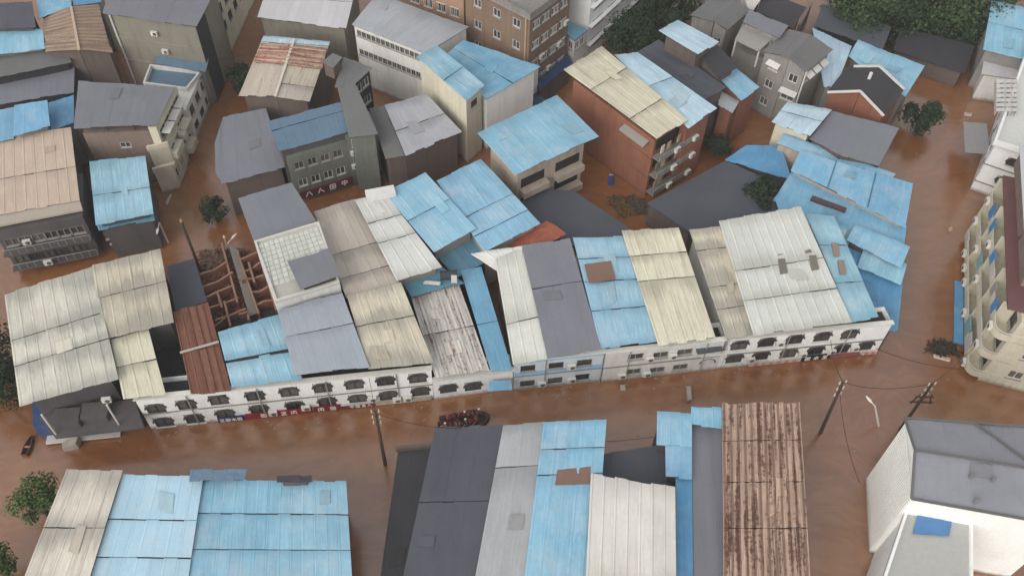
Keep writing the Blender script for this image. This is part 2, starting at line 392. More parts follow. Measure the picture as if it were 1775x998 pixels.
def shell(root, pts, zt, wmat, wins=None, z0=-1.4, name='wall', cap=True, label=None):
    """closed wall shell round a polygon; wins: {edge: [(n, drop, w, h, kind, margin)...] or explicit [(u,z,w,h,kind)]}"""
    k = len(pts); zt = zt if isinstance(zt, (list, tuple)) else [zt]*k
    if not ccw(pts): sgn = -1
    else: sgn = 1
    mb = MB(); todo = []
    for i in range(k):
        A, B = pts[i], pts[(i+1) % k]; e = Vector((B.x-A.x, B.y-A.y, 0)); L = e.length
        if L < .05: continue
        e.normalize(); out = Vector((e.y, -e.x, 0))*sgn
        ws = []
        for sp in (wins or {}).get(i, []):
            if sp[0] == 'at': _, u, z, ww, hh, kd = sp; ws.append((u-ww/2, u+ww/2, z, z+hh, kd))
            else:
                n, drop, ww, hh, kd = sp[:5]; mg = sp[5] if len(sp) > 5 else .6
                top = min(zt[i], zt[(i+1) % k]) - drop
                for j in range(n):
                    u = mg + (L-2*mg)*(j+.5)/n; ws.append((u-ww/2, u+ww/2, top-hh, top, kd))
        kept = wall_face(mb, A, B, z0, zt[i], zt[(i+1) % k], [x[:4] for x in ws], out)
        for x in ws:
            if x[:4] in kept:
                u = (x[0]+x[1])/2; pos = Vector((A.x, A.y, 0)) + e*u; pos.z = x[2]
                d = e*sgn; rz = math.atan2(-out.x, out.y)   # local y = outward
                todo.append((x[4], x[1]-x[0], x[3]-x[2], pos, rz))
    if cap:
        n = len(mb.v); mb.v += [Vector((p.x, p.y, z-.01)) for p, z in zip(pts, zt)]
        mb.f.append(tuple(range(n, n+k)) if sgn > 0 else tuple(reversed(range(n, n+k))))
    wl = mb.build(name, wmat, root, label=label)
    for kd, ww, hh, pos, rz in todo: put_window(root, kd, ww, hh, pos, rz)
    return wl

# ------------------------------------------------------------------ sheet-metal roof
def sheets(root, q, mat, n=None, rows=1, gap=.1, rib=1, ribh=None, deck=True, label=None, jag=.16, seams=None, pitch=1.05, lift=.0):
    """q: four corners a,b (upper edge) c,d (lower edge); sheets run a->d. one roof part, one child per sheet"""
    a, b, c, d = q
    wid = ((b-a).length + (c-d).length)/2; run = ((d-a).length + (c-b).length)/2
    n = n or max(2, int(round(wid/pitch)))
    n = min(n, 60)
    def bl(s, t): return a.lerp(b, s).lerp(d.lerp(c, s), t)
    up = Vector((0, 0, 1)); dk = MB(); G = 5; i4 = inset([a, b, c, d], .12)
    bd_ = lambda u, v: i4[0].lerp(i4[1], u).lerp(i4[3].lerp(i4[2], u), v)
    for zo in (-.06, -.16): dk.v += [bd_(x_/G, y_/G)+up*zo for y_ in range(G+1) for x_ in range(G+1)]
    N_ = (G+1)**2
    for y_ in range(G):
        for x_ in range(G):
            k0 = y_*(G+1)+x_; dk.f.append((k0, k0+G+1, k0+G+2, k0+1)); dk.f.append((N_+k0, N_+k0+1, N_+k0+G+2, N_+k0+G+1))
    rim = [x_ for x_ in range(G+1)]+[y_*(G+1)+G for y_ in range(1, G+1)]+[G*(G+1)+x_ for x_ in range(G-1, -1, -1)]+[y_*(G+1) for y_ in range(G-1, 0, -1)]
    for k0, k1 in zip(rim, rim[1:]+rim[:1]): dk.f.append((k0, k1, N_+k1, N_+k0))
    ro = dk.build('roof', DECK(), root, label=label)
    if seams: cuts = [0]+list(seams)+[1]
    else:
        cuts = [0]+[(i+random.uniform(-.06, .06))/rows for i in range(1, rows)]+[1]
    ou, ov = random.uniform(0, 80), random.uniform(0, 80)
    k_ = random.uniform(.93, 1.03); tint = (k_*random.uniform(.97, 1.03), k_*random.uniform(.985, 1.01), k_*random.uniform(.965, 1.01), 1)
    w1, w2, w3, am = random.uniform(2, 5), random.uniform(1.5, 4), random.uniform(0, 6), random.uniform(.015, .04)
    wav = lambda s, t: am*(math.sin(s*w1*2+w3)*math.cos(t*w2*2+w3*1.7)+.5*math.sin(s*w2*5+t*w1*3+w3))
    mn = (mat[0] if isinstance(mat, list) else mat).name
    if ribh is None: ribh = .018 if 'blue' in mn and not any(x_ in mn for x_ in ('deep','sky','grey')) else .008 if any(x_ in mn for x_ in ('grey', 'slate', 'dark', 'pink', 'pale', 'deepblue', 'sky')) and 'ivory' not in mn else .035
    prof = []
    for r in range(rib):
        s0 = r/rib; prof += [(s0+.04/rib, 0), (s0+.09/rib, 1), (s0+.17/rib, 1), (s0+.22/rib, 0)]
    prof = [(0, 0)] + prof + [(1, 0)]
    for ri in range(len(cuts)-1):
        t0, t1 = cuts[ri], cuts[ri+1]
        sag = random.uniform(-.02, .02)
        for k in range(n):
            s0, s1 = k/n, (k+1.012)/n
            g0 = (gap*random.uniform(.4, 1.3)/run if ri > 0 else -random.uniform(0, jag)/run)
            e1 = (0 if ri < len(cuts)-2 else random.uniform(-.3, 1)*jag/run)
            dz = random.uniform(-.004, .004) + (.008 if k % 2 else -.008) + lift; V = []; U = []; U2 = []; F = []
            ta, tb = t0+g0, t1+e1; K_ = 3; tt = [ta+(tb-ta)*x_/K_ for x_ in range(K_+1)]
            for ti, t in enumerate(tt):
                for s, h in prof:
                    p = bl(s0+(s1-s0)*s, t) + up*(h*ribh + dz + wav(s0+(s1-s0)*s, t) + .05 + (.04*ti/K_ if ri < len(cuts)-2 else 0)); V.append(p)
                    U.append((ou+(s0+(s1-s0)*s)*wid, ov+t*run)); U2.append((s0+(s1-s0)*s, t if len(cuts) < 3 else (t-t0)/(t1-t0)))
            m = len(prof)
            for y_ in range(K_):
                for j in range(m-1): F.append((y_*m+j, (y_+1)*m+j, (y_+1)*m+j+1, y_*m+j+1))
            nb = len(V)
            ring = [y_*m for y_ in range(K_)] + list(range(K_*m, (K_+1)*m)) + [y_*m+m-1 for y_ in range(K_-1, 0, -1)] + list(range(m-1, 0, -1))
            for idx in ring: V.append(V[idx]-up*.05); U.append(U[idx]); U2.append(U2[idx])
            for j in range(len(ring)): j2 = (j+1) % len(ring); F.append((ring[j], nb+j, nb+j2, ring[j2]))
            part('roof_sheet', V, F, mat[ri] if isinstance(mat, list) else mat, ro, uv=U, uv2=U2).color = tint
    if wid*run > 45 and deck and random.random() < .75:
        for _ in range(random.choice((1, 1, 2))):
            sw, tw = random.uniform(.7, 1.8)/wid, random.uniform(.9, 2.4)/run
            sa, ta = random.uniform(.08, .9-sw), random.uniform(.08, .9-tw); sk = random.uniform(-.02, .02); V = []; U = []; U2 = []
            for zo in (.115, .085):
                for y_ in range(3):
                    for x_ in range(3):
                        s_, t_ = sa+sw*x_/2+sk*y_, ta+tw*y_/2+sk*x_; V.append(bl(s_, t_)+up*(wav(s_, t_)+zo+ribh)); U.append((ou+31+s_*wid, ov+17+t_*run)); U2.append((s_, .5))
            F = [(y_*3+x_, (y_+1)*3+x_, (y_+1)*3+x_+1, y_*3+x_+1) for y_ in range(2) for x_ in range(2)]
            rg = [0, 3, 6, 7, 8, 5, 2, 1]; F += [(a_, a_+9, b_+9, b_) for a_, b_ in zip(rg, rg[1:]+rg[:1])]
            kk = random.choice((.8, .87, 1.08)); part('patch_sheet', V, F, mat[-1] if isinstance(mat, list) else mat, ro, uv=U, uv2=U2).color = (tint[0]*kk*1.02, tint[1]*kk, tint[2]*kk*.97, 1)
    return ro
def Q(px4, z):
    zz = z if isinstance(z, (list, tuple)) else [z]*4
    if len(zz) == 2: zz = [zz[0], zz[0], zz[1], zz[1]]
    return [P(x, y, h) for (x, y), h in zip(px4, zz)]
def roofed(root, px4, z, mat, rows=1, wall='grey', ov=.45, wins=None, body=True, z0=-1.4, n=None, label=None, seams=None, gap=.1, low=.0, fb=0.0, share=None, **k):
    """a sheet roof over its own walls. edge order for wins: 0 back, 1 right, 2 front, 3 left"""
    q = Q(px4, z)
    ro = sheets(root, q, rm(mat) if isinstance(mat, str) else ([rm(x) for x in mat] if isinstance(mat, list) else mat), n=n, rows=rows, label=label, seams=seams, gap=gap, **k)
    if body:
        i4 = inset(q, ov)
        if share is not None:
            u, v = share, (share+1) % 4
            i4[u] = i4[u]+(i4[u]-i4[u-1]).normalized()*(ov-.01); i4[v] = i4[v]+(i4[v]-i4[(v+1) % 4]).normalized()*(ov-.01)
        if fb:
            for u, v in ((2, 1), (3, 0)): i4[u] = i4[u] + (i4[v]-i4[u]).normalized()*fb
        shell(root, i4, [p.z-.18-low for p in i4], wm(wall), wins, z0=z0, cap=low > .3)
    return ro
def slab(root, pxs, z, mat, th=.25, name='roof', label=None, parapet=0, pmat=None, pw=.22):
    pts = [P(x, y, z) for x, y in pxs]
    if not ccw(pts): pts = list(reversed(pts))
    mb = MB(); mb.prism([(p.x, p.y) for p in pts], z-th, z); o = mb.build(name, mat, root, label=label)
    if parapet:
        ins = inset(pts, pw); pm = MB(); k = len(pts)
        for i in range(k):
            j = (i+1) % k; A, B, C, D = pts[i], pts[j], ins[j], ins[i]
            pm.prism([(A.x, A.y), (B.x, B.y), (C.x, C.y), (D.x, D.y)], z+.002, z+parapet)
        pm.build('parapet', pmat or mat, root)
    return o
def bld(name, label, at, z=0, cat='building', group=None):
    p = P(at[0], at[1], z); return thing(name, label, cat, (p.x, p.y, 0), group)
def box_at(root, name, pos, dims, rz, mat, label=None):
    mb = MB(); x, y, z = dims; mb.box(-x/2, x/2, -y/2, y/2, 0, z)
    return inst(name, mb.mesh(name, mat), root, pos, rz, label=label)
AC = {}
def aircon(root, pos, rz, name='air_conditioner'):
    if 'b' not in AC:
        b = MB(); b.box(-.42, .42, .06, .40, 0, .6); b.box(-.35, -.3, 0, .38, -.06, 0); b.box(.3, .35, 0, .38, -.06, 0)
        g = MB(); k = 12
        for r0, r1, y in ((.22, .26, .415), (.10, .13, .415), (0.01, .04, .42)):
            for i in range(k):
                t0, t1 = 2*math.pi*i/k, 2*math.pi*(i+1)/k
                g.quad((-.1+r0*math.cos(t0), y, .3+r0*math.sin(t0)), (-.1+r1*math.cos(t0), y, .3+r1*math.sin(t0)), (-.1+r1*math.cos(t1), y, .3+r1*math.sin(t1)), (-.1+r0*math.cos(t1), y, .3+r0*math.sin(t1)))
        d = MB(); n = len(d.v)
        d.v += [Vector((-.1+.24*math.cos(2*math.pi*i/k), .408, .3+.24*math.sin(2*math.pi*i/k))) for i in range(k)]; d.f.append(tuple(range(k)))
        AC['b'] = b.mesh('air_conditioner', plain('ac_white', (210,208,200), .5)); AC['g'] = g.mesh('grille', plain('ac_grille', (150,148,142), .5)); AC['d'] = d.mesh('fan_opening', plain('ac_dark', (40,40,42), .6))
    o = inst(name, AC['b'], root, pos, rz)
    for nm, k in (('grille', 'g'), ('fan_opening', 'd')):
        c = bpy.data.objects.new(nm, AC[k]); COL.objects.link(c); c.parent = o
    return o
def edge_frame(A, B):
    """unit along, outward-left-facing helper for a wall seen from the south: returns along, out, rz"""
    e = Vector((B.x-A.x, B.y-A.y, 0)).normalized(); out = Vector((e.y, -e.x, 0))
    return e, out, math.atan2(-out.x, out.y)

# ================================================================== THE SETTING: flood water
def water_mat():
    t = NT('flood_water'); geo = t.n('NewGeometry').outputs['Position']
    a = t.noise(geo, .03, 4, .6); b = t.noise(t.mapping(geo, (.35, .12, 1)), 1.0, 4, .6)
    f = t.math('ADD', t.math('MULTIPLY', a, .7), t.math('MULTIPLY', b, .3))
    wv = t.n('TexNoise'); t.l(geo, wv.inputs['Vector']); wv.inputs['Scale'].default_value = .05; wv.inputs['Detail'].default_value = 3
    ws = t.n('VectorMath', operation='SCALE'); t.l(wv.outputs['Color'], ws.inputs[0]); ws.inputs['Scale'].default_value = 30
    wa = t.n('VectorMath', operation='ADD'); t.l(geo, wa.inputs[0]); t.l(ws.outputs[0], wa.inputs[1])
    cur = t.noise(t.mapping(wa.outputs[0], (.10, .55, 1)), 1.0, 5, .7)          # silt drawn out along the current
    col = t.mix(t.ramp(f, .35, .65), lin((124, 76, 42)), lin((146, 98, 58)))
    col = t.mix(t.math('MULTIPLY', t.ramp(cur, .48, .72), .5), col, lin((158, 110, 68)))
    col = t.mix(t.math('MULTIPLY', t.ramp(cur, .48, .28), .4), col, lin((98, 62, 40)))
    scum = t.noise(wa.outputs[0], 1.7, 6, .75)
    col = t.mix(t.math('MULTIPLY', t.ramp(scum, .66, .76), .2), col, lin((170, 140, 112)))
    t.l(col, t.b.inputs['Base Color']); t.b.inputs['Roughness'].default_value = .22
    t.b.inputs['IOR'].default_value = 1.72; t.b.inputs['Specular IOR Level'].default_value = 1.0
    r1 = t.noise(t.mapping(geo, (1.0, 1.3, 1)), 1.3, 3, .5); r2 = t.noise(geo, .25, 2, .5)
    t.bump(t.math('ADD', t.math('MULTIPLY', r1, .4), r2), .12, .06)
    return t.m
WATER = water_mat()
wb = MB(); wb.quad((-420,-200,0), (420,-200,0), (420,640,0), (-420,640,0))
wo_ = wb.build('water', WATER); wo_['kind'] = 'structure'

# ================================================================== THE LONG WATERFRONT TERRACE
def facade(root, pl, pr, zt, depth, wall, wins, kind, w, h, z0=-1.4, course=None, cornice=True, label=None):
    """front wall block between two waterline points; wins: picture points of window centres"""
    A, B = P(*pl), P(*pr); e, out, rz = edge_frame(A, B); L = (B-A).length
    bk = -out*depth
    ws = []
    for x, y in wins:
        u, z = ray_wall(x, y, A, B); ws.append(('at', L-u, z-h/2, w, h, kind))
    shell(root, [A+bk, B+bk, B, A], zt, wm(wall), {2: ws}, z0=z0, label=label, cap=False)
    i4_ = inset([A+bk, B+bk, B, A], .02); mb = MB(); mb.prism([(p.x, p.y) for p in reversed(i4_)], zt-1.0, zt-.8); mb.build('gutter_floor', wm('black'), root)  # black floor paints the shade in the gap between parapet and roofs
    if cornice:
        mb = MB(); mb.prism([(p.x, p.y) for p in (A+out*.18-e*.1, B+out*.18+e*.1, B-out*.35+e*.1, A-out*.35-e*.1)], zt+.002, zt+.16)
        mb.build('cornice', plain('cornice_white', (214,212,204), .6), root)
    if course:
        mb = MB(); mb.prism([(p.x, p.y) for p in (A+out*.10, B+out*.10, B+out*.004, A+out*.004)], course-.05, course+.05)
        mb.build('string_course', plain('course_grey', (128,124,118), .8), root)
    return A, B, e, out, rz

# --- west end: dark house under big cream roofs
r = bld('corner_house', 'dark three-bay corner house under two broad cream sheet roofs at the terrace west end', (150, 745))
roofed(r, [(8,512),(160,463),(205,655),(34,704)], [7.6,7.8,7.0,6.8], 'cream', seams=(.43,.66), wall='darkgrey', ov=.9, label='weathered cream sheet roof, larger one')
roofed(r, [(160,462),(278,433),(301,557),(181,588)], [7.9,7.9,7.2,7.2], 'ivorygrey', seams=(.45,), wall='darkgrey', label='cream sheet roof with grey grime bands')
A, B, e, o, rz = facade(r, (96,757), (252,741), 3.1, 6.0, 'darkgrey', [(135,738),(185,731)], 'dark', 1.9, 1.6, cornice=False)
slab(r, [(66,722),(232,690),(250,741),(96,759)], 3.2, wm('darkgrey'), .2, name='terrace_slab')
mb = MB(); mb.prism([(p.x, p.y) for p in (A+o*.9-e*.6, B-e*2.2+o*.9, B-e*2.2+o*.02, A-e*.6+o*.02)], .25, .42); mb.build('canopy', plain('canopy_pale', (196,192,188), .6), r)
for (tx, ty), (bx, by) in (((57,706),(97,752)), ((197,694),(206,735))):
    b_ = P(bx, by, 3.2); mb = MB(); mb.tube(b_, (b_.x, b_.y, 6.7), .09); mb.build('post', WHITEP(), r)
for x, y in ((120,728),(168,718)):
    p = P(x, y, 3.2); mb = MB(); mb.box(-1.3,1.3,-.9,.9,0,.8); inst('roof_box', mb.mesh('roof_box', wm('darkgrey')), r, p, .12)
p = P(187, 692, 4.2); aircon(r, p, rz)
mb = MB(); p0, p1 = P(74,760,.0), P(96,757,0); mb.prism([(q.x, q.y) for q in (p0, p1, P(92,715,0), P(72,720,0))], -.4, 2.4); mb.build('blue_lean_to', wm_b := wall_mat('bluewall', (58,82,124), (40,58,92), .5), r)

# --- long white arcade building
r = bld('arcade_building', 'long white two-storey building with arched windows under a row of unlike sheet roofs', (500, 712))
up = [(270,708),(323,701),(379,693),(442,686),(501,679),(559,672),(614,666),(668,660),(724,655)]
lo = [(284,731),(337,725),(390,717),(449,709),(511,703),(567,696),(620,691),(673,685),(729,678)]
facade(r, (262,742), (752,690), 5.3, 2.2, 'white', up+lo, 'arch', 1.75, 1.7, course=2.65)
slab(r, [(232,690),(750,636),(700,505),(290,560)], 3.0, wm('black'), .2, name='inner_floor')  # black colour stands in for the shade inside the roofless void
roofed(r, [(192,589),(257,570),(287,683),(214,692)], [6.9,6.9,6.1,6.1], 'ivory', seams=(.47,), wall='umber', fb=2.4, label='narrow ivory sheet roof with a torn lower corner')
roofed(r, [(300,541),(361,526),(401,677),(331,683)], [6.6,6.6,5.9,5.9], 'rust', seams=(.5,), wall='umber', n=5, ribh=.09, fb=2.4, label='rusty brown sheet roof')
roofed(r, [(378,577),(483,547),(524,657),(402,671)], [6.6,6.6,6.2,6.2], 'paleblue', seams=(.53,), gap=.3, wall='darkgrey', fb=2.4, label='pale blue sheet roof')
roofed(r, [(482,540),(593,508),(640,636),(511,648)], [7.4,7.4,6.9,6.9], 'bluegrey', seams=(.42,), wall='darkgrey', fb=2.4, label='smooth blue-grey sheet roof')
roofed(r, [(602,515),(695,490),(751,629),(639,640)], [7.2,7.2,6.7,6.7], 'ivorygrey', seams=(.42,), wall='darkgrey', fb=2.4, label='yellowed sheet roof, grey along its lower half')
mb = MB(); mb.bar(P(312,611,6.5), P(379,592,6.5), .22, .12); mb.build('purlin', plain('purlin_pale', (176,168,160), .7), r)
slab(r, [(288,461),(336,448),(359,522),(304,539)], 4.6, rm('slate'), .2, label='dark flat roof over the rear yard')
# mid-height house with rusty roof
r = bld('low_arched_house', 'lower white house with two arched windows and a rust-streaked corrugated roof', (820, 683))
facade(r, (753,692), (888,674), 3.4, 2.0, 'white', [(777,673),(820,669)], 'arch', 1.7, 1.6, course=None)
roofed(r, [(712,515),(795,492),(848,641),(754,653)], [5.2,5.2,4.6,4.6], 'rustgrey', seams=(.5,), wall='umber', ov=.6, n=8, rib=2, ribh=.07, fb=2.4, label='corrugated roof streaked with rust')
roofed(r, [(799,471),(834,463),(887,639),(851,644)], [5.0,5.0,4.5,4.5], 'skyblue', seams=(.55,), wall='darkgrey', fb=2.4, label='narrow bright blue sheet roof')
p = P(866, 664, 2.2); mb = MB(); mb.quad((-1.1,0,.5),(1.1,0,.5),(1.2,-.9,.1),(-1.2,-.9,.1)); mb.quad((-1.1,0,.45),(-1.2,-.9,.05),(1.2,-.9,.05),(1.1,0,.45))
inst('awning', mb.mesh('awning', rm('skyblue')), r, p, .1)
# cream / grey roofs
r = bld('blue_trim_house', 'white and pale-blue house with six square windows under cream and grey roofs', (960, 668))
facade(r, (890,676), (1040,660), 5.2, 2.2, 'bluewhite', [(915,638),(964,633),(1013,628),(914,664),(962,659),(1009,653)], 'dark', 1.5, 1.0, course=2.5)
A_, B_ = P(890,676), P(1040,660); e_, o_, rz_ = edge_frame(A_, B_)
for z_, h_ in ((2.56,.62), (4.75,.4)):
    mb = MB(); mb.prism([(p.x, p.y) for p in (A_+o_*.05, B_+o_*.05, B_+o_*.004, A_+o_*.004)], z_, z_+h_); mb.build('blue_band', wall_mat('bandblue', (152,188,214), (120,152,178), .3), r)
roofed(r, [(858,450),(905,430),(949,621),(889,631)], [7.0,7.0,6.0,6.0], 'white', seams=(.64,), wall='offwhite', fb=2.4, label='white-cream sheet roof, ribbed at its lower end')
roofed(r, [(817,441),(905,427),(905,446),(862,470)], [6.6,7.1,6.9,6.3], 'white', body=False, fb=2.4, label='cream roof flap')
roofed(r, [(905,427),(988,415),(1042,604),(949,621)], [7.3,7.3,6.2,6.2], 'grey', seams=(.4,), wall='offwhite', fb=2.4, label='smooth mid-grey sheet roof')
# blue / cream roofs
r = bld('cream_trim_house', 'cream-white house with eight square windows under pale-blue and ivory roofs', (1140, 652))
facade(r, (1042,662), (1240,640), 5.3, 2.2, 'offwhite', [(1060,623),(1102,618),(1145,615),(1187,610),(1056,648),(1098,644),(1139,641),(1179,636)], 'alu', 1.6, 1.0, course=2.6)
ro = roofed(r, [(993,413),(1098,411),(1140,590),(1041,604)], [7.1,7.1,6.2,6.2], 'paleblue', seams=(.2,.42,.68), wall='offwhite', fb=2.4, label='patched pale blue sheet roof')
q = Q([(1013,458),(1059,452),(1067,484),(1021,490)], 7.05); mb = MB(); mb.prism([(p.x, p.y) for p in reversed(q)], 6.98, 7.06)
mb.build('brown_patch', rm('brownpatch'), r, label='brown rusted patch sheet')
roofed(r, [(1078,402),(1176,395),(1240,585),(1141,598)], [7.4,7.4,6.3,6.3], 'ivory', seams=(.23,.46), wall='offwhite', fb=2.4, label='ivory ribbed sheet roof')
# east end
r = bld('east_arcade_building', 'white arched-window building at the terrace east end with a big white roof with roof lights', (1370, 626))
up = [(1282,598),(1329,593),(1378,588),(1426,583),(1473,579)]
lo = [(1226,626),(1273,621),(1319,616),(1367,612),(1414,607),(1459,604),(1500,599)]
A, B, e, o, rz = facade(r, (1250,638), (1518,611), 5.2, 2.2, 'white', up+lo[1:], 'arch', 1.75, 1.65, course=2.5)
facade(r, (1207,642), (1249,638), 2.6, 2.0, 'white', [lo[0]], 'arch', 1.5, 1.2)
roofed(r, [(1195,400),(1248,394),(1309,578),(1258,587)], [6.6,6.6,5.8,5.8], 'ivorygrey', seams=(.2,.55,.75), wall='offwhite', fb=2.4, label='narrow ivory roof with grey lower end')
ro = roofed(r, [(1246,384),(1388,360),(1476,558),(1306,580)], [7.8,7.8,6.4,6.4], 'white', seams=(.46,.72), wall='offwhite', ribh=.06, fb=2.4, label='large white ribbed roof with four grey roof lights')
for x, y in ((1347,432),(1354,462),(1397,428),(1408,456)):
    q = Q([(x-6,y-12),(x+6,y-13),(x+11,y+10),(x-1,y+12)], 7.25); mb = MB(); mb.prism([(p.x, p.y) for p in reversed(q)], 7.05, 7.36); mb.build('roof_light', plain('rooflight_grey', (118,114,104), .4), r)
roofed(r, [(1397,372),(1446,376),(1523,549),(1476,558)], [7.0,7.0,6.1,6.1], 'paleblue', seams=(.3,.66), wall='offwhite', fb=2.4, label='light blue strip roof')
for x, y in ((1446,432),(1457,462)):
    q = Q([(x-5,y-11),(x+6,y-11),(x+10,y+11),(x,y+11)], 6.9); mb = MB(); mb.prism([(p.x, p.y) for p in reversed(q)], 6.6, 6.92); mb.build('roof_light', plain('rooflight_brown', (140,124,112), .5), r)
slab(r, [(1200,588),(1248,583),(1252,606),(1210,612)], 4.3, rm('slate'), .25, name='alley_roof')
r = bld('low_blue_shed', 'low bright blue sheet roof filling the corner east of the white terrace', (1520, 590), cat='shed')
roofed(r, [(1455,425),(1567,466),(1556,571),(1512,578)], [4.2,4.2,3.4,3.4], 'deepblue', rows=1, wall='darkgrey', ov=.5)

random.seed(23)
def dress(bname, pl, pr, zt, spots, pipes):
    rr = next(o_ for o_ in bpy.data.objects if o_.name == bname); A_, B_ = P(*pl), P(*pr); e_, o_, rz_ = edge_frame(A_, B_)
    for x, y in spots:
        u, z_ = ray_wall(x, y, A_, B_); aircon(rr, A_+e_*u+o_*.02+Vector((0,0,max(.5, z_-.3))), rz_)
    for x in pipes:
        u, _ = ray_wall(x, pl[1], A_, B_); p_ = A_+e_*u+o_*.12; mb_ = MB(); mb_.tube((p_.x,p_.y,-.5), (p_.x,p_.y,zt-.1), .06, k=6); mb_.build('drain_pipe', plain('pipe_grey', (150,148,144), .6), rr)
dress('arcade_building', (262,742), (752,690), 5.3, [(474,714),(688,690),(706,688),(530,703),(645,688)], (350,470,585,700))
dress('blue_trim_house', (890,676), (1040,660), 5.2, [(938,662),(990,655),(990,632)], (942,1036))
dress('cream_trim_house', (1042,662), (1240,640), 5.3, [(1077,648),(1120,645),(1165,614),(1125,619)], (1082,1205))
dress('east_arcade_building', (1250,638), (1518,611), 5.2, [(1390,611),(1480,600),(1300,620),(1350,592),(1440,606)], (1345,1440))

# ================================================================== HOUSES BEHIND THE TERRACE
r = bld('rear_house', 'pale house with a tiled white flat roof and grey sheds on top behind the terrace', (520, 530))
roofed(r, [(413,345),(506,318),(548,384),(441,421)], [8.4,8.4,8.0,8.0], 'grey', wall='grey', label='smooth grey sheet roof')
pts = [P(x, y, 8.3) for x, y in ((441,420),(553,386),(589,490),(478,524))]
shell(r, pts, 8.3, wm('offwhite'), {2: [(2, 1.4, 1.2, .6, 'dark')]})
slab(r, [(441,420),(553,386),(589,490),(478,524)], 8.5, plain('roof_mortar', (178,176,168), .85), .18, parapet=.25, pmat=plain('parapet_white', (206,204,196), .8))
def lerp4(q, s, t): return q[0].lerp(q[1], s).lerp(q[3].lerp(q[2], s), t)
q = Q([(448,424),(550,393),(578,462),(466,500)], 8.5); tm = plain('roof_tile_white', (202,204,196), .8, var=.2); nx, ny = 12, 9
for i in range(nx):
    for j in range(ny):
        g = .07; mb = MB(); c4 = [lerp4(q, (i+a_)/nx, (j+b_)/ny) for a_, b_ in ((g,g),(1-g,g),(1-g,1-g),(g,1-g))]
        h = 8.503 + .05 + random.uniform(0, .03); mb.prism([(p.x, p.y) for p in reversed(c4)], 8.503, h); mb.build('roof_tile', tm, r)
roofed(r, [(499,455),(572,432),(588,478),(520,501)], [9.6,9.6,9.4,9.4], 'grey', wall='darkgrey', z0=8.52, label='small dark-grey roof shed')
r = bld('beige_roof_house', 'house with a smooth beige-grey sheet roof between tiled flat roof and cream roof', (650, 500))
roofed(r, [(544,367),(615,346),(692,489),(600,516)], [7.4,7.4,6.7,6.7], 'beige', seams=(.53,.8), wall='grey')
r = bld('cream_roof_house', 'house with a long clean cream sheet roof beside the beige roof', (725, 475))
roofed(r, [(616,348),(667,335),(766,463),(688,487)], [8.0,8.0,7.2,7.2], 'white', seams=(.3,.55), wall='grey')
mb = MB(); p = P(660, 338, 8.0); mb.box(-1.6,1.6,-.7,.7,0,.5); inst('chimney_block', mb.mesh('chimney_block', wm('offwhite')), r, p, .3)
r = bld('blue_gable_house', 'house with a light blue sheet roof, greyed along its lower edge, west of the twin', (760, 420))
roofed(r, [(667,336),(738,300),(825,396),(752,437)], [8.0,8.0,7.3,7.3], 'blue', seams=(.48,), wall='grey')
r = bld('wide_blue_house', 'house with a wide blue sheet roof beside the beige blue-roofed block', (870, 420))
roofed(r, [(757,314),(834,277),(936,387),(838,436)], [7.4,7.4,6.8,6.8], 'blue', seams=(.55,.8), wall='beige')
r = bld('teal_shed', 'low teal-blue lean-to roof tucked between the two blue roofs', (800, 470), cat='shed')
roofed(r, [(752,438),(832,398),(862,440),(790,482)], [5.4,5.4,4.9,4.9], 'teal', wall='darkgrey')
r = bld('blue_patch_shed', 'small pale-blue shed roof carrying a dark water tank', (750, 505), cat='shed')
roofed(r, [(698,488),(768,464),(803,490),(712,514)], [5.8,5.8,5.5,5.5], 'teal', wall='darkgrey')
r = bld('red_roof_shed', 'small orange-red sheet roof wedged beside the wide blue roof', (935, 425), cat='shed')
roofed(r, [(884,424),(947,383),(964,392),(900,430)], [5.6,5.6,6.0,6.0], 'red', body=False)
roofed(r, [(900,430),(964,392),(981,405),(922,436)], [6.0,6.0,5.5,5.5], 'red', wall='mud', ov=.3)
r = bld('slate_roof_hall', 'low hall under a flat dark slate roof north of the blue and ivory terrace roofs', (1010, 410))
slab(r, [(905,348),(943,328),(993,330),(1097,399),(1050,425),(940,425)], 3.6, rm('slate'), .25)
pts = [P(x, y, 3.4) for x, y in ((908,350),(943,331),(991,333),(1090,399),(1050,422),(942,422))]; shell(r, pts, 3.34, wm('umber'))
r = bld('wide_slate_hall', 'wide low hall under a dark slate roof north of the big white roof', (1250, 380))
slab(r, [(1122,352),(1258,278),(1346,318),(1346,372),(1290,392),(1195,402)], 3.9, rm('slate'), .25)
pts = [P(x, y, 3.6) for x, y in ((1126,352),(1258,281),(1342,320),(1342,370),(1290,389),(1195,399))]; shell(r, pts, 3.64, wm('umber'))

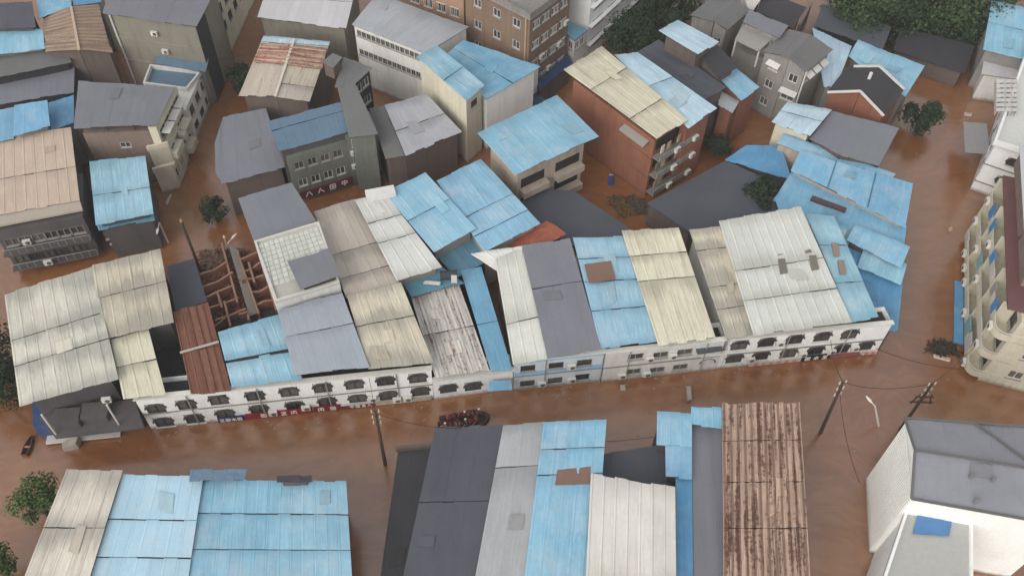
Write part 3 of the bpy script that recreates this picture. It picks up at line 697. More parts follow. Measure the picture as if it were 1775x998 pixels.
# --- roofless brick shell
r = bld('roofless_brick_house', 'roofless brick house with bare red partition walls beside the rusty roof', (410, 560), cat='ruin')
WALLS = [((336,450),(365,560)), ((382,415),(410,520)), ((410,434),(447,540)), ((350,495),(403,470)), ((354,515),(405,490)), ((362,530),(412,510)), ((413,445),(448,432)), ((420,466),(450,452)), ((432,505),(464,495)), ((388,520),(398,562)), ((368,560),(390,550)), ((412,540),(428,538)), ((428,538),(430,552)), ((448,432),(478,535)), ((345,472),(390,452)), ((372,552),(424,530)), ((418,482),(456,472)), ((440,525),(472,515)), ((376,505),(384,530)), ((430,452),(440,486))]
for (x0, y0), (x1, y1) in WALLS:
    a, b = P(x0, y0, 4.2), P(x1, y1, 4.2); d = (b-a).normalized(); n_ = Vector((-d.y, d.x, 0))*.12
    mb = MB(); L = (b-a).length; k = max(2, int(L/1.2)); random.seed(int(x0*7+y0))
    hs_ = [4.0+random.uniform(-.5, .1) for _ in range(k+1)]
    for i in range(k):
        p, q_ = a.lerp(b, i/k), a.lerp(b, (i+1)/k)
        mb.prism([((p-n_).x, (p-n_).y), ((q_-n_).x, (q_-n_).y), ((q_+n_).x, (q_+n_).y), ((p+n_).x, (p+n_).y)], -1.3, [hs_[i], hs_[i+1], hs_[i+1], hs_[i]])
    mb.build('partition_wall', wm('brick'), r)
    mb = MB()
    for i in range(k):
        p, q_ = a.lerp(b, i/k), a.lerp(b, (i+1)/k); p = p.copy(); q_ = q_.copy(); p.z = hs_[i]+.05; q_.z = hs_[i+1]+.05; mb.bar(p, q_, .2, .08)
    mb.build('wall_coping', plain('mortar_tan', (150,118,100), .9), r)
slab(r, [(396,425),(413,433),(450,540),(432,548)], 3.4, CONC(), .2, name='corridor_slab')
slab(r, [(340,462),(385,430),(415,430),(450,430),(480,532),(372,575)], 2.6, wm('mud'), .2, name='rubble_floor')

# ================================================================== LEFT SIDE
r = bld('tan_roof_block', 'broad tan-roofed building with a dark balconied front at the western canal', (100, 455))
roofed(r, [(-14,243),(123,222),(138,347),(-14,374)], [7.4,7.4,6.9,6.9], 'tan', seams=(.55,), wall='darkgrey', ov=.6, label='tan sheet roof')
slab(r, [(-14,372),(138,347),(143,363),(-14,393)], 6.8, plain('concrete_pale', (176,164,152), .85), .25, name='roof_rim')
A, B = P(30, 468), P(176, 440); e, o, rz = edge_frame(A, B); L = (B-A).length
shell(r, [A-o*7-e*.2, B-o*7, B, A], 6.2, wm('darkgrey'), {2: [(6, 1.3, 1.5, 1.1, 'alu', .5), (6, 4.1, 1.5, 1.1, 'dark', .5)]})
for z in (.9, 3.3):
    mb = MB(); mb.prism([(p.x, p.y) for p in (A+o*1.1, B+o*1.1, B+o*.01, A+o*.01)], z, z+.15); mb.build('balcony_slab', wm('darkgrey'), r)
    mb = MB(); mb.bar(A+o*1.05+Vector((0,0,z+1)), B+o*1.05+Vector((0,0,z+1)), .06)
    for i in range(12): p = A.lerp(B, i/11)+o*1.05; mb.bar(p+Vector((0,0,z+.16)), p+Vector((0,0,z+1)), .04)
    mb.build('balcony_rail', plain('rail_pale', (150,146,142), .6), r)
aircon(r, A+e*2.6+o*.02+Vector((0,0,3.9)), rz); aircon(r, A+e*3.9+o*1.1+Vector((0,0,1.3)), rz)
r = bld('blue_canal_house', 'house with a weathered light blue ridged roof and dark shopfront on the canal corner', (230, 425))
roofed(r, [(155,281),(252,272),(266,370),(166,390)], [6.6,6.6,6.1,6.1], 'paleblue', seams=(.55,), wall='darkgrey', ov=.5)
roofed(r, [(167,388),(266,367),(268,380),(171,399)], [5.3,5.3,5.0,5.0], 'teal', body=False, label='lower blue eaves strip')
A, B = P(192, 432), P(278, 414); e, o, rz = edge_frame(A, B)
shell(r, [A-o*5, B-o*5, B, A], 2.7, wm('umber'))
r = bld('cream_stepped_block', 'tall grey-roofed block with a cream stepped balcony side along the canal', (250, 320))
roofed(r, [(136,142),(303,152),(273,216),(128,222)], [9.4,9.4,9.4,9.4], 'grey', wall='pinkbrown', ov=.5, rows=1, low=1.1, wins={2: [(1, 1.6, 1.2, .8, 'white', 2.5)]})
A, B = P(307, 317), P(338, 246); e, o, rz = edge_frame(A, B)
inn = -o*1.0; L = (B-A).length
shell(r, [A+inn, A, B, B+inn], 8.9, wm('cream'), {1: [(4, .9, 1.6, 1.5, 'alu', .4), (4, 3.6, 1.6, 1.5, 'alu', .4), (4, 6.2, 1.6, 1.3, 'dark', .4)]})
for ua, ub, z in ((.4,2.9,4.6), (4.4,6.6,4.9), (L-4,L-1.6,4.7), (L*.55,L*.55+2.2,2.0)):
    p0 = A+e*ua; p1 = A+e*ub; pl_ = [p0+o*.01, p0+o*1.1, p1+o*1.1, p1+o*.01]
    if not ccw(pl_): pl_.reverse()
    mb = MB(); mb.prism([(p.x, p.y) for p in pl_], z-.9, z); mb.build('balcony', wm('cream'), r)
for (x0, y0), (x1, y1), z in (((268,300),(299,292),3.4), ((258,262),(292,254),5.8)):
    p0, p1 = P(x0, y0, z), P(x1, y1, z); d_ = Vector((0, 4.0, 0))
    shell(r, [p0, p1, p1+d_, p0+d_], z, wm('cream'), {1: [(2, .7, 1.2, 1.4, 'alu', .3)]}, name='stepped_wing')
    mb = MB(); mb.prism([(p.x, p.y) for p in (p0-Vector((.1,.1,0)), p1+Vector((.1,-.1,0)), p1+Vector((.1,.2,0)), p0+Vector((-.1,.2,0)))], z+.002, z+.7); mb.build('parapet', wm('cream'), r)
for u in (1.5, L*.5, L*.8):
    p = A+e*u+o*.6; p.z = 7.6; mb = MB(); mb.box(-1.0,1.0,-.5,.5,0,.1); inst('awning', mb.mesh('awning', WHITEP()), r, p, math.atan2(e.y, e.x))
q = Q([(136,142),(303,152),(273,216),(128,222)], 9.2)
for f in (.03,.35,.68,.97):
    p = q[3].lerp(q[2], f)+Vector((0,.6,0)); mb = MB(); mb.bar((p.x,p.y,8.0), (p.x,p.y,9.2), .12); mb.build('loft_post', DKF(), r)
r = bld('blue_terrace_house', 'low house with a dull blue roof and walled roof terrace behind the cream stepped block', (370, 150))
A, B = P(339, 244), P(394, 112); e, o, rz = edge_frame(A, B)
shell(r, [A-o*5, A, B, B-o*5], 5.0, wm('offwhite'), {1: [(6, .7, 1.4, 1.3, 'dark', .5), (6, 3.2, 1.4, 1.1, 'dark', .5)]})
slab(r, [(262,118),(352,128),(326,160),(250,150)], 5.0, rm('steelblue'), .3, name='roof_terrace', parapet=.6, pmat=wm('offwhite'))
pts = [P(x, y, 4.7) for x, y in ((262,118),(352,128),(326,160),(250,150))]; shell(r, pts, 4.69, wm('offwhite'))
roofed(r, [(274,89),(362,103),(356,126),(268,109)], [6.4,6.4,5.8,5.8], 'steelblue', wall='grey')
r = bld('olive_wall_block', 'grey-roofed block with a bare olive side wall and two air conditioners above', (270, 95))
roofed(r, [(192,-22),(378,-26),(341,47),(178,23)], [12.2,12.2,12.0,12.0], 'grey', wall='olive', ov=.4)
q = inset(Q([(192,-22),(378,-26),(341,47),(178,23)], 12), .4); C_, D_ = q[2], q[3]; e, o, rz = edge_frame(D_, C_); L = (C_-D_).length
for u, z in ((L*.5, 9.6), (L*.56, 7.0)): aircon(r, D_+e*u+o*.02+Vector((0,0,z-D_.z)), rz)
B_ = q[1]; e4, o4, _ = edge_frame(C_, B_); mb = MB(); mb.prism([(p.x, p.y) for p in (C_+o4*.06, B_+o4*.06, B_+o4*.004, C_+o4*.004)], -1, 11.6); mb.build('side_cladding', wm('black'), r)
for z in (8.4, 5.0):
    mb = MB(); mb.bar(D_+o*.05+Vector((0,0,z-12)), C_+o*.05+Vector((0,0,z-12)), .1, .14); mb.build('floor_band', wm('grey'), r)
mb = MB(); p = D_+e*.4+o*.15; mb.tube((p.x, p.y, 12), (p.x, p.y, 1), .12); mb.build('drain_pipe', WHITEP(), r)
r = bld('black_cream_block', 'narrow block with a black end wall and cream windowed canal front', (395, 105))
A, B = P(396, 104), P(456, -30); e, o, rz = edge_frame(A, B)
shell(r, [A-o*2.4+e*.4, A, B, B-o*2.4], 11.4, wm('cream'), {1: [(7, .8, 1.4, 1.5, 'dark', .5), (7, 3.6, 1.4, 1.5, 'dark', .5), (7, 6.4, 1.4, 1.4, 'dark', .5)]})
mb = MB(); q0, q1 = A-o*2.4+e*.35, A-e*.05; ee, oo, _ = edge_frame(q0, q1)
mb.prism([(p.x, p.y) for p in (q0+oo*.05, q1+oo*.05, q1+oo*.004, q0+oo*.004)], 0, 10.3); mb.build('end_wall_cladding', wm('black'), r)
pl_ = [A-o*2.6, A+o*.3, B+o*.3, B-o*2.6]; pl_ = pl_ if ccw(pl_) else pl_[::-1]; mb = MB(); mb.prism([(p.x, p.y) for p in pl_], 11.41, 11.65); mb.build('roof', rm('teal'), r)
r = bld('ribbed_brown_shed', 'brown ribbed ridge roof on a timber shed in the far west block', (140, 95), cat='shed')
roofed(r, [(137,87),(123,12),(76,30),(80,90)], [8.6,8.6,7.9,7.9], 'brownrib', share=0, wall='umber', ov=.3, gap=.1)
roofed(r, [(123,12),(137,87),(194,92),(170,8)], [8.6,8.6,7.8,7.8], 'brownrib', share=0, wall='umber', ov=.3)
mb = MB(); mb.bar(P(123,12,8.75), P(137,87,8.75), .3, .12); mb.build('ridge_cap', plain('ridge_tan', (190,164,140), .7), r)
def simple(name, label, at, px4, z, mat, wall='grey', rows=1, cat='house', **k):
    r_ = bld(name, label, at, cat=cat); roofed(r_, px4, z, mat, rows=rows, wall=wall, **k); return r_
simple('dark_roof_house', 'house with a plain dark roof above the light blue one at the western edge', (30, 48), [(-20,8),(56,4),(62,48),(-20,50)], 8.8, 'slate', 'darkgrey')
simple('pale_blue_house', 'house with a light blue roof below the dark roof at the western edge', (40, 92), [(-20,51),(74,52),(78,84),(-20,98)], [8.0,8.0,7.6,7.6], 'blue', 'grey')
simple('grey_lean_house', 'house with a dull grey roof beneath the brown ribbed shed', (60, 130), [(-20,98),(112,82),(124,108),(-20,138)], 7.0, 'midgrey', 'black')
simple('flat_dark_house', 'low house with a wide flat dark-grey roof above the blue roofs', (60, 180), [(-20,132),(130,112),(128,160),(-20,184)], 5.6, 'grey', 'black')
simple('folded_blue_house', 'house with a small folded bright blue roof beside the tan roof', (55, 225), [(25,184),(82,175),(87,218),(24,236)], [8.6,8.6,8.2,8.2], 'skyblue', 'grey')
simple('outer_blue_house', 'house with a blue roof with a dark slot at the western edge', (10, 240), [(-24,196),(26,187),(24,241),(-24,250)], [7.9,7.9,7.6,7.6], 'skyblue', 'grey')
simple('shaded_blue_house', 'house with a dull blue roof between the grey block and the folded blue roof', (105, 215), [(84,180),(128,166),(128,212),(88,226)], 7.0, 'deepblue', 'grey')  # one deeper, duller blue over the whole roof
simple('rear_blue_house', 'house with a blue roof north of the brown ribbed shed', (95, 30), [(62,-22),(122,-24),(124,12),(66,32)], 8.2, 'skyblue', 'grey')
simple('corner_blue_house', 'sliver of blue roof between the brown ribbed shed and the olive block', (150, 5), [(126,-24),(178,-26),(176,4),(127,10)], 8.0, 'deepblue', 'grey')
r = bld('pale_roof_hall', 'hall with a broad pale pinkish roof and greenish wall beside the north canal', (520, 75))
roofed(r, [(470,-40),(622,-42),(600,50),(446,30)], [8.4,8.4,8.0,8.0], 'pale', wall='olive', ov=.4, rows=2)
r = bld('rust_band_house', 'house with a cream ridged roof crossed by rusty bands', (480, 190))
roofed(r, [(457,63),(510,68),(477,167),(414,166)], [7.6,8.2,8.0,7.4], ['whiteblue','creamrust','creamrust'], seams=(.1,.42), share=1, wall='umber', ov=.5)
roofed(r, [(510,68),(572,73),(537,176),(477,167)], [8.2,7.6,7.4,8.0], ['whiteblue','creamrust','creamrust','beige'], seams=(.08,.42,.78), share=3, wall='umber', ov=.5)
for qd in ([(507,78,8.2),(496,112,8.15),(441,108,7.56),(453,76,7.6)], [(507,78,8.2),(567,84,7.6),(557,120,7.52),(496,112,8.15)]):
    c4 = [P(x_, y_, z_+.14) for x_, y_, z_ in qd]
    if qd[1][0] > 520: c4 = [c4[3], c4[0], c4[1], c4[2]]
    sheets(r, c4, rm('rustband'), pitch=.7, ribh=.08, label='rusty ribbed band')
mb = MB(); mb.bar(P(510,68,8.4), P(477,167,8.2), .3, .12); mb.build('ridge_cap', plain('ridge_pale', (206,198,186), .7), r)
r = bld('smooth_grey_house', 'house with a smooth grey roof at the canal bend west of the green-grey house', (430, 320))
roofed(r, [(386,204),(461,189),(494,290),(384,319)], [6.2,6.2,5.8,5.8], 'grey', wall='umber', ov=.4, n=8)
roofed(r, [(372,250),(386,206),(384,316),(374,300)], 5.7, 'grey', body=False, n=2)

# ================================================================== MIDDLE NORTH
r = bld('green_grey_house', 'green-grey three-storey house with a steel-blue roof and a red shop sign', (550, 335))
roofed(r, [(463,213),(590,178),(604,229),(484,262)], [8.8,8.8,8.4,8.4], 'steelblue', wall='darkgrey', ov=.3, seams=(.3,))
A, B = P(516, 352), P(612, 322); e, o, rz = edge_frame(A, B)
shell(r, [A-o*4, B-o*4, B, A], 7.2, wm('green'), {2: [(4, .9, 1.1, 1.1, 'alu', .4), (4, 3.6, 1.1, 1.2, 'white', .4)]})
A2, B2 = B+e*.02, P(664, 310); e2, o2, rz2 = edge_frame(A2, B2)
shell(r, [A2-o2*3.5, B2-o2*3.5, B2, A2], 8.0, wm('green'), {2: [(1, .7, 2.6, 1.2, 'bars', .4), (1, 3.2, 2.8, 1.4, 'bars', .4)]})
aircon(r, A2+e2*.6+o2*.02+Vector((0,0,3.0)), rz2); aircon(r, A2+e2*.7+o2*.02+Vector((0,0,5.1)), rz2)
r = bld('narrow_grey_block', 'narrow grey-roofed block with a black end wall holding white-framed windows', (630, 240))
roofed(r, [(584,148),(616,146),(655,232),(605,239)], 8.9, 'midgrey', wall='green', ov=.3)
roofed(r, [(596,100),(645,119),(612,149),(580,152)], 8.9, 'midgrey', wall='black', ov=.25, wins={1: [(2, .6, 1.3, 1.2, 'white', .3), (2, 3.2, 1.3, 1.2, 'white', .3)]})
roofed(r, [(575,94),(594,100),(578,118),(557,109)], 10.6, 'midgrey', wall='umber', z0=8.7, ov=.2)
r = bld('glossy_grey_house', 'house with a shiny grey hipped sheet roof beside the white street lamp', (720, 285))
roofed(r, [(667,184),(739,164),(800,228),(703,270)], [7.6,7.6,6.6,6.6], 'palegrey', seams=(.52,), share=3, wall='umber', ov=.4)
roofed(r, [(640,190),(668,184),(706,268),(668,275)], [6.6,7.1,6.3,5.9], 'midgrey', share=1, wall='umber', ov=.4)
r = bld('ribbon_window_school', 'pale grey-roofed block with two white ribbons of windows', (690, 130))
roofed(r, [(654,-10),(812,48),(738,93),(610,43)], [9.6,9.6,9.6,9.6], 'palegrey', wall='offwhite', ov=.2, wins={2: [(14, .5, .7, .9, 'alu', .3), (14, 3.4, .7, .9, 'alu', .3)]})
r = bld('blue_roof_office', 'white building with sky-blue sheet roof, taller beige stair tower and dark windows', (870, 200))
roofed(r, [(803,70),(936,117),(842,173),(768,100)], [9.0,9.0,8.6,8.6], 'skyblue', wall='white', ov=.4, seams=(.5,))
A, B = P(838, 243), P(930, 183); e, o, rz = edge_frame(A, B)
shell(r, [A-o*4, B-o*4, B, A], 6.4, wm('white'), {2: [(3, .8, 1.6, 1.3, 'dark', .4), (3, 3.7, 1.6, 1.3, 'dark', .4)]})
roofed(r, [(722,99),(758,80),(840,148),(808,175)], [10.8,10.8,10.4,10.4], 'paleblue', wall='cream', ov=.3, seams=(.55,), wins={2: [(1, 1.0, 1.2, 1.0, 'dark', .3)]}, label='pale blue roof of the stair tower')
mb = MB(); mb.prism([(p.x, p.y) for p in (A+o*1.8, B+o*1.8, B+o*.02, A+o*.02)], [1.6,1.6,2.2,2.2], [1.7,1.7,2.3,2.3]); mb.build('canopy', plain('teal_canopy', (52,86,104), .7), r)
r = bld('blue_tarp_shed', 'long dark-blue tarpaulin roof in the alley between brown block and brick block', (960, 150), cat='shed')
roofed(r, [(926,137),(983,94),(992,109),(935,158)], 3.4, 'darkblue', wall='umber', ov=.3)
r = bld('beige_block', 'beige block with a plain bright blue overhanging roof and long balconies', (940, 320))
roofed(r, [(828,232),(966,166),(1037,236),(893,303)], [9.3,9.3,9.0,9.0], 'blue', wall='beige', ov=1.1, rows=1, label='plain bright blue roof')
q = inset(Q([(828,232),(966,166),(1037,236),(893,303)], 9), 1.1); C_, D_ = q[2].copy(), q[3].copy(); C_.z = D_.z = 0; e, o, rz = edge_frame(D_, C_); L = (C_-D_).length
for z in (1.2, 4.2):
    for u0, u1 in ((.3, L*.42), (L*.55, L-.4)):
        mb = MB(); a, b = D_+e*u0, D_+e*u1; mb.prism([(p.x, p.y) for p in (a+o*1.0, b+o*1.0, b+o*.01, a+o*.01)], z, z+.9); mb.build('balcony', wm('beige'), r)
        mb = MB(); mb.prism([(p.x, p.y) for p in (a+o*.03+e*.2, b+o*.03-e*.2, b+o*.01-e*.2, a+o*.01+e*.2)], z+.95, z+2.3); mb.build('balcony_opening', plain('opening_dark', (48,42,40), .9), r)  # flat dark panel on the wall, painted as the shade inside a balcony
r = bld('brick_block', 'tall red-brick block with a stained ivory and pale-blue roof and cluttered balconies', (1100, 335))
roofed(r, [(978,122),(1044,82),(1191,208),(1139,241)], [10.8,10.8,10.4,10.4], 'ivory', wall='brick', ov=.9, seams=(.3,.72), low=1.2, label='stained ivory sheet roof')
roofed(r, [(1066,97),(1106,92),(1242,188),(1192,222)], [10.5,10.5,10.1,10.1], 'whiteblue', wall='brick', ov=.5, seams=(.45,), label='pale blue sheet roof')
q = inset(Q([(978,122),(1044,82),(1191,208),(1139,241)], 10.4), .9); A, B = q[3].copy(), P(1236, 262); D_ = q[0].copy(); A.z = B.z = D_.z = 0; B = A+(q[2]-q[3])*1.9; B.z = 0
e, o, rz = edge_frame(A, B); L = (B-A).length
clut = [plain('laundry_white', (208,204,198), .8), plain('laundry_tan', (170,150,128), .8), plain('laundry_grey', (120,116,112), .8)]
for z in (.8, 3.6, 6.4):
    mb = MB(); mb.prism([(p.x, p.y) for p in (A+o*1.2, B+o*1.2, B+o*.01, A+o*.01)], z, z+.14); mb.build('balcony_slab', CONC(), r)
    mb = MB(); mb.prism([(p.x, p.y) for p in (A+o*1.2, B+o*1.2, B+o*1.08, A+o*1.08)], z+.15, z+.95); mb.build('balcony_parapet', wm('grey'), r)
    mb = MB(); mb.prism([(p.x, p.y) for p in (A+o*.04+e*.3, B+o*.04-e*.3, B+o*.01-e*.3, A+o*.01+e*.3)], z+.9, z+2.5); mb.build('balcony_opening', plain('opening_dark', (48,42,40), .9), r)  # dark sheet on solid wall paints the shade behind the balcony
    for j in range(6):
        u = L*(j+.3+random.random()*.4)/6; p = A+e*u+o*(.5+random.random()*.4); p.z = z+.9
        if j % 3 == 2: aircon(r, A+e*u+o*1.2+Vector((0,0,z+.3)), rz)
        else: mb = MB(); mb.box(-.3,.3,-.05,.05,0,1.1); inst('laundry', mb.mesh('laundry', random.choice(clut)), r, p, rz+random.uniform(-.2,.2))
e3, o3, rz3 = edge_frame(D_, A); L3 = (A-D_).length
for u, z in ((.16,9.0),(.36,9.0)):
    p = D_+e3*(L3*u)+o3*.05; mb = MB(); mb.box(-1.9,1.9,-.03,.03,-1.3,.1); p.z = z; inst('wall_opening', mb.mesh('wall_opening', plain('opening_dark', (48,42,40), .9)), r, p, rz3)  # thin dark panels paint the shade of the open top floor on solid wall
for u in (.1,.28,.46): p = D_+e3*(L3*u)+o3*.12; mb = MB(); mb.bar((p.x,p.y,0), (p.x,p.y,9.4), .3, .24); mb.build('brick_pier', wm('brick'), r)
for z in (3.1, 6.1): mb = MB(); mb.bar(D_+o3*.05+Vector((0,0,z)), A+o3*.05+Vector((0,0,z)), .12, .18); mb.build('floor_band', wm('mud'), r)
p = D_+e3*(L3*.8)+o3*.5; p.z = 8.0; mb = MB(); mb.quad((-2,-.45,.4),(2,-.45,.4),(2,.55,0),(-2,.55,0)); mb.quad((-2,-.45,.34),(-2,.55,-.06),(2,.55,-.06),(2,-.45,.34)); inst('awning', mb.mesh('awning', plain('awning_grey', (150,148,140), .7)), r, p, rz3)
r = bld('brown_tower_block', 'tall brown block with parapet roof and rows of barred windows', (915, 115))
A0, A1, A2_, A3 = P(806,-27,14), P(919,30,14), P(990,-22,14), P(900,-80,14)
shell(r, [A0, A1, A2_, A3], 14, wm('brown'), {0: [(3, 1.2, 1.2, 1.2, 'white', .5), (3, 4.4, 1.2, 1.2, 'white', .5), (3, 7.6, 1.2, 1.2, 'white', .5), (3, 10.6, 1.2, 1.1, 'white', .5)], 1: [(4, 1.0, 1.5, 1.2, 'bars', .4), (4, 4.0, 1.5, 1.2, 'bars', .4), (4, 7.0, 1.5, 1.2, 'bars', .4), (4, 10.0, 1.5, 1.2, 'bars', .4)]})
slab(r, [(803,-27),(919,33),(994,-22),(900,-84)], 14.3, wm('grey'), .28, parapet=.7, pmat=CONC())
mb = MB(); p = A1.lerp(A0, .06); oo = (A1-A3).normalized()*.15; p = p+oo; mb.tube((p.x,p.y,13.9), (p.x,p.y,1), .12); mb.build('drain_pipe', plain('pipe_tan', (176,150,120), .6), r)
for u, z in ((.3, 6.6), (.75, 6.4), (.9, 9.0), (.5, 3.8)):
    e_, o_, rz_ = edge_frame(A1, A2_); p = A1.lerp(A2_, u)+o_*.02; p.z = z; aircon(r, p, rz_)
r = bld('orange_beige_block', 'orange-beige apartment block rising behind the grey-roofed ribbon-window building', (740, 40))
A0, A1, A2_, A3 = P(676,-70,13), P(803,-28,13), P(860,-70,13), P(730,-110,13)
shell(r, [A0, A1, A2_, A3], 13, wm('orange'), {0: [(5, 1.0, 1.4, 1.4, 'bars', .4), (5, 4.0, 1.4, 1.4, 'bars', .4), (5, 7.0, 1.4, 1.4, 'bars', .4)]})
r = bld('white_flats', 'white block of flats with long dark window bands beside the dark trees', (1012, 100))
B0 = P(1014, 108); B1 = P(1118, 8); e, o, rz = edge_frame(B0, B1); B1 = B0+e*26
shell(r, [B0-o*6, B0, B1, B1-o*6], 13, wm('white'), {1: [(6, .9, 3.0, 1.2, 'dark', .5), (6, 3.9, 3.0, 1.2, 'dark', .5), (6, 6.9, 3.0, 1.2, 'dark', .5), (6, 9.9, 3.0, 1.2, 'dark', .5)], 0: []})
for z in (2.9, 5.9, 8.9, 11.9): mb = MB(); mb.bar(B0+o*.3+Vector((0,0,z)), B1+o*.3+Vector((0,0,z)), .55, .2); mb.build('ledge', wm('white'), r)
slab(r, [(982,36),(1019,52),(996,70),(972,52)], 6.4, rm('teal'), .2, name='annex_roof')
pts = [P(x, y, 6.2) for x, y in ((983,38),(1016,52),(996,68),(974,52))]; shell(r, pts, 6.2, wm('offwhite'), {1: [(2, .8, .9, 1.2, 'white', .2)], 2: [(2, .8, .9, 1.2, 'white', .2)]})

# ================================================================== NORTH-EAST CLUSTER
r = bld('slate_blue_house', 'long slate-roofed house with a raised pale-blue rooftop shelter', (1200, 190))
roofed(r, [(1106,91),(1142,70),(1259,152),(1220,174)], [8.8,8.8,8.4,8.4], 'slate', wall='umber', ov=.3)
roofed(r, [(1142,54),(1176,36),(1246,73),(1210,95)], [11.6,11.6,11.2,11.2], 'whiteblue', wall='umber', ov=.7, z0=8.0, label='raised pale blue shelter roof')
roofed(r, [(1211,97),(1244,79),(1279,115),(1245,135)], [9.6,9.6,9.0,9.0], 'dark', wall='umber', z0=0, label='dark brown annex roof')
r = bld('brick_blue_annex', 'small brick annex with two stepped pale blue roofs', (1270, 225))
roofed(r, [(1248,138),(1276,119),(1317,152),(1284,174)], [7.6,7.6,7.2,7.2], 'blue', wall='brick', ov=.3)
roofed(r, [(1247,157),(1281,177),(1269,197),(1245,181)], 6.6, 'palegrey', wall='brick', ov=.3)
r = bld('twin_gable_house', 'grey house with a ridged grey roof and a gable of two small windows', (1230, 80))
roofed(r, [(1240,-10),(1278,0),(1236,37),(1196,27)], [9.2,10.4,10.4,9.2], 'midgrey', share=1, wall='grey', ov=.3, wins={2: [(2, 1.6, 1.0, 1.1, 'white', .6)]})
roofed(r, [(1278,0),(1300,19),(1261,52),(1236,37)], [10.4,9.4,9.4,10.4], 'midgrey', share=3, wall='grey', ov=.3, wins={2: [(1, 1.4, 1.0, 1.1, 'white', .3)]})
r = bld('verandah_house', 'grey house with a flat concrete verandah roof and open loggia', (1310, 110))
roofed(r, [(1298,18),(1366,46),(1351,66),(1288,39)], 9.8, 'grey', wall='grey', z0=0, ov=.3)
slab(r, [(1288,41),(1337,69),(1316,88),(1274,68)], 9.0, plain('concrete_light', (150,148,142), .85), .2)
pts = [P(x, y, 6.4) for x, y in ((1290,52),(1362,66),(1352,112),(1270,84))]; shell(r, pts, 6.4, wm('grey'))
for x, y in ((1276,68),(1316,87),(1336,69)): p = P(x, y, 9); mb = MB(); mb.bar((p.x,p.y,6.4), (p.x,p.y,8.8), .18); mb.build('post', WHITEP(), r)
r = bld('dormer_house', 'tall grey house with a folded grey roof, white-framed windows and white awnings', (1370, 180))
roofed(r, [(1366,52),(1405,61),(1368,100),(1322,89)], [9.2,10.2,10.2,9.2], 'midgrey', share=1, wall='grey', ov=.25, wins={2: [(1, 1.0, 1.3, .8, 'awning', .3), (1, 3.4, 1.2, 1.2, 'white', .3), (1, 6.2, 1.2, 1.2, 'white', .3)]})
roofed(r, [(1405,61),(1443,87),(1397,125),(1368,100)], [10.2,9.2,9.2,10.2], 'midgrey', share=3, wall='grey', ov=.25, wins={2: [(1, 1.0, 1.2, 1.2, 'white', .2), (1, 3.8, 1.8, 1.2, 'awning', .2)], 1: [(3, 1.2, .9, 1.0, 'awning', .4)]})
q = inset(Q([(1405,61),(1443,87),(1397,125),(1368,100)], 9.2), .2); p = q[2]; mb = MB(); mb.tube((p.x+.1,p.y-.15,9.2), (p.x+.1,p.y-.15,.2), .1); mb.build('drain_pipe', WHITEP(), r)
simple('dark_red_house', 'house with a dark plum flat roof behind the folded grey roofs', (1360, 45), [(1324,-14),(1398,14),(1374,50),(1312,20)], 7.6, 'dark', 'mud')
simple('white_canopy_house', 'small house with a bright white roof wedged behind the ridged grey house', (1300, 15), [(1283,-26),(1328,-14),(1306,18),(1296,16)], 8.4, 'white', 'offwhite')
r = bld('pink_lane_wall', 'pinkish garden wall running beside the plum roof', (1390, 50), cat='wall')
mb = MB(); mb.bar(P(1402,18,1.2), P(1382,56,1.2), .4, 2.6); mb.build('wall', wm('pinkbrown'), r)
r = bld('brick_gable_house', 'brick house with black gabled roof and white verge boards', (1480, 205))
roofed(r, [(1467,117),(1525,115),(1491,158),(1434,160)], [6.8,8.2,8.2,6.8], 'dark', share=1, wall='brick', ov=.25)
roofed(r, [(1525,115),(1568,155),(1532,201),(1491,158)], [8.2,6.9,6.9,8.2], 'dark', share=3, wall='brick', ov=.25)
for a, b in (((1434,160,6.95),(1491,158,8.35)), ((1491,158,8.35),(1532,201,7.05)), ((1480,115,7.3),(1525,115,8.35)), ((1525,115,8.35),(1568,155,7.05))): mb = MB(); mb.bar(P(*a), P(*b), .28, .2); mb.build('verge_board', WHITEP(), r)
mb = MB(); p = P(1505, 140, 7.9); mb.tube(p, p+Vector((0,0,1.2)), .22); mb.build('chimney_pipe', WHITEP(), r)
simple('streaked_blue_shed', 'narrow streaked pale-blue shed roof behind the dormer house', (1430, 150), [(1408,50),(1476,81),(1449,152),(1428,150)], [6.4,6.4,6.0,6.0], 'whiteblue', 'grey', cat='shed')
simple('wide_blue_shed', 'wide light blue shed roof behind the black gabled roof', (1540, 165), [(1487,70),(1602,116),(1570,167),(1470,98)], [6.2,6.2,5.8,5.8], 'blue', 'grey', cat='shed')
simple('far_dark_hall', 'dark flat-roofed hall in front of the north-east trees', (1500, 75), [(1425,8),(1545,48),(1530,86),(1412,46)], 3.2, 'slate', 'black')
simple('far_umber_hall', 'low umber-roofed shed below the north-east trees', (1600, 105), [(1560,48),(1690,80),(1672,128),(1548,88)], 2.8, 'dark', 'umber', cat='shed')
r = bld('ragged_white_house', 'cream house with a ragged whitish sheet roof', (1360, 260))
roofed(r, [(1364,178),(1440,193),(1404,236),(1338,211)], [7.2,7.2,6.9,6.9], 'whiteblue', seams=(.42,), wall='cream', ov=.4, jag=.3)
r = bld('twin_grey_house', 'house with two smooth grey roof planes beside the ragged white roof', (1500, 290))
roofed(r, [(1441,194),(1480,203),(1456,268),(1403,241)], [6.4,6.8,6.6,6.2], 'grey', share=1, wall='umber', ov=.3)
roofed(r, [(1480,203),(1558,223),(1523,288),(1456,268)], [6.8,6.2,6.0,6.6], 'grey', share=3, wall='umber', ov=.3)
r = bld('long_blue_hall', 'long bright blue hall roof on the eastern canal', (1560, 395))
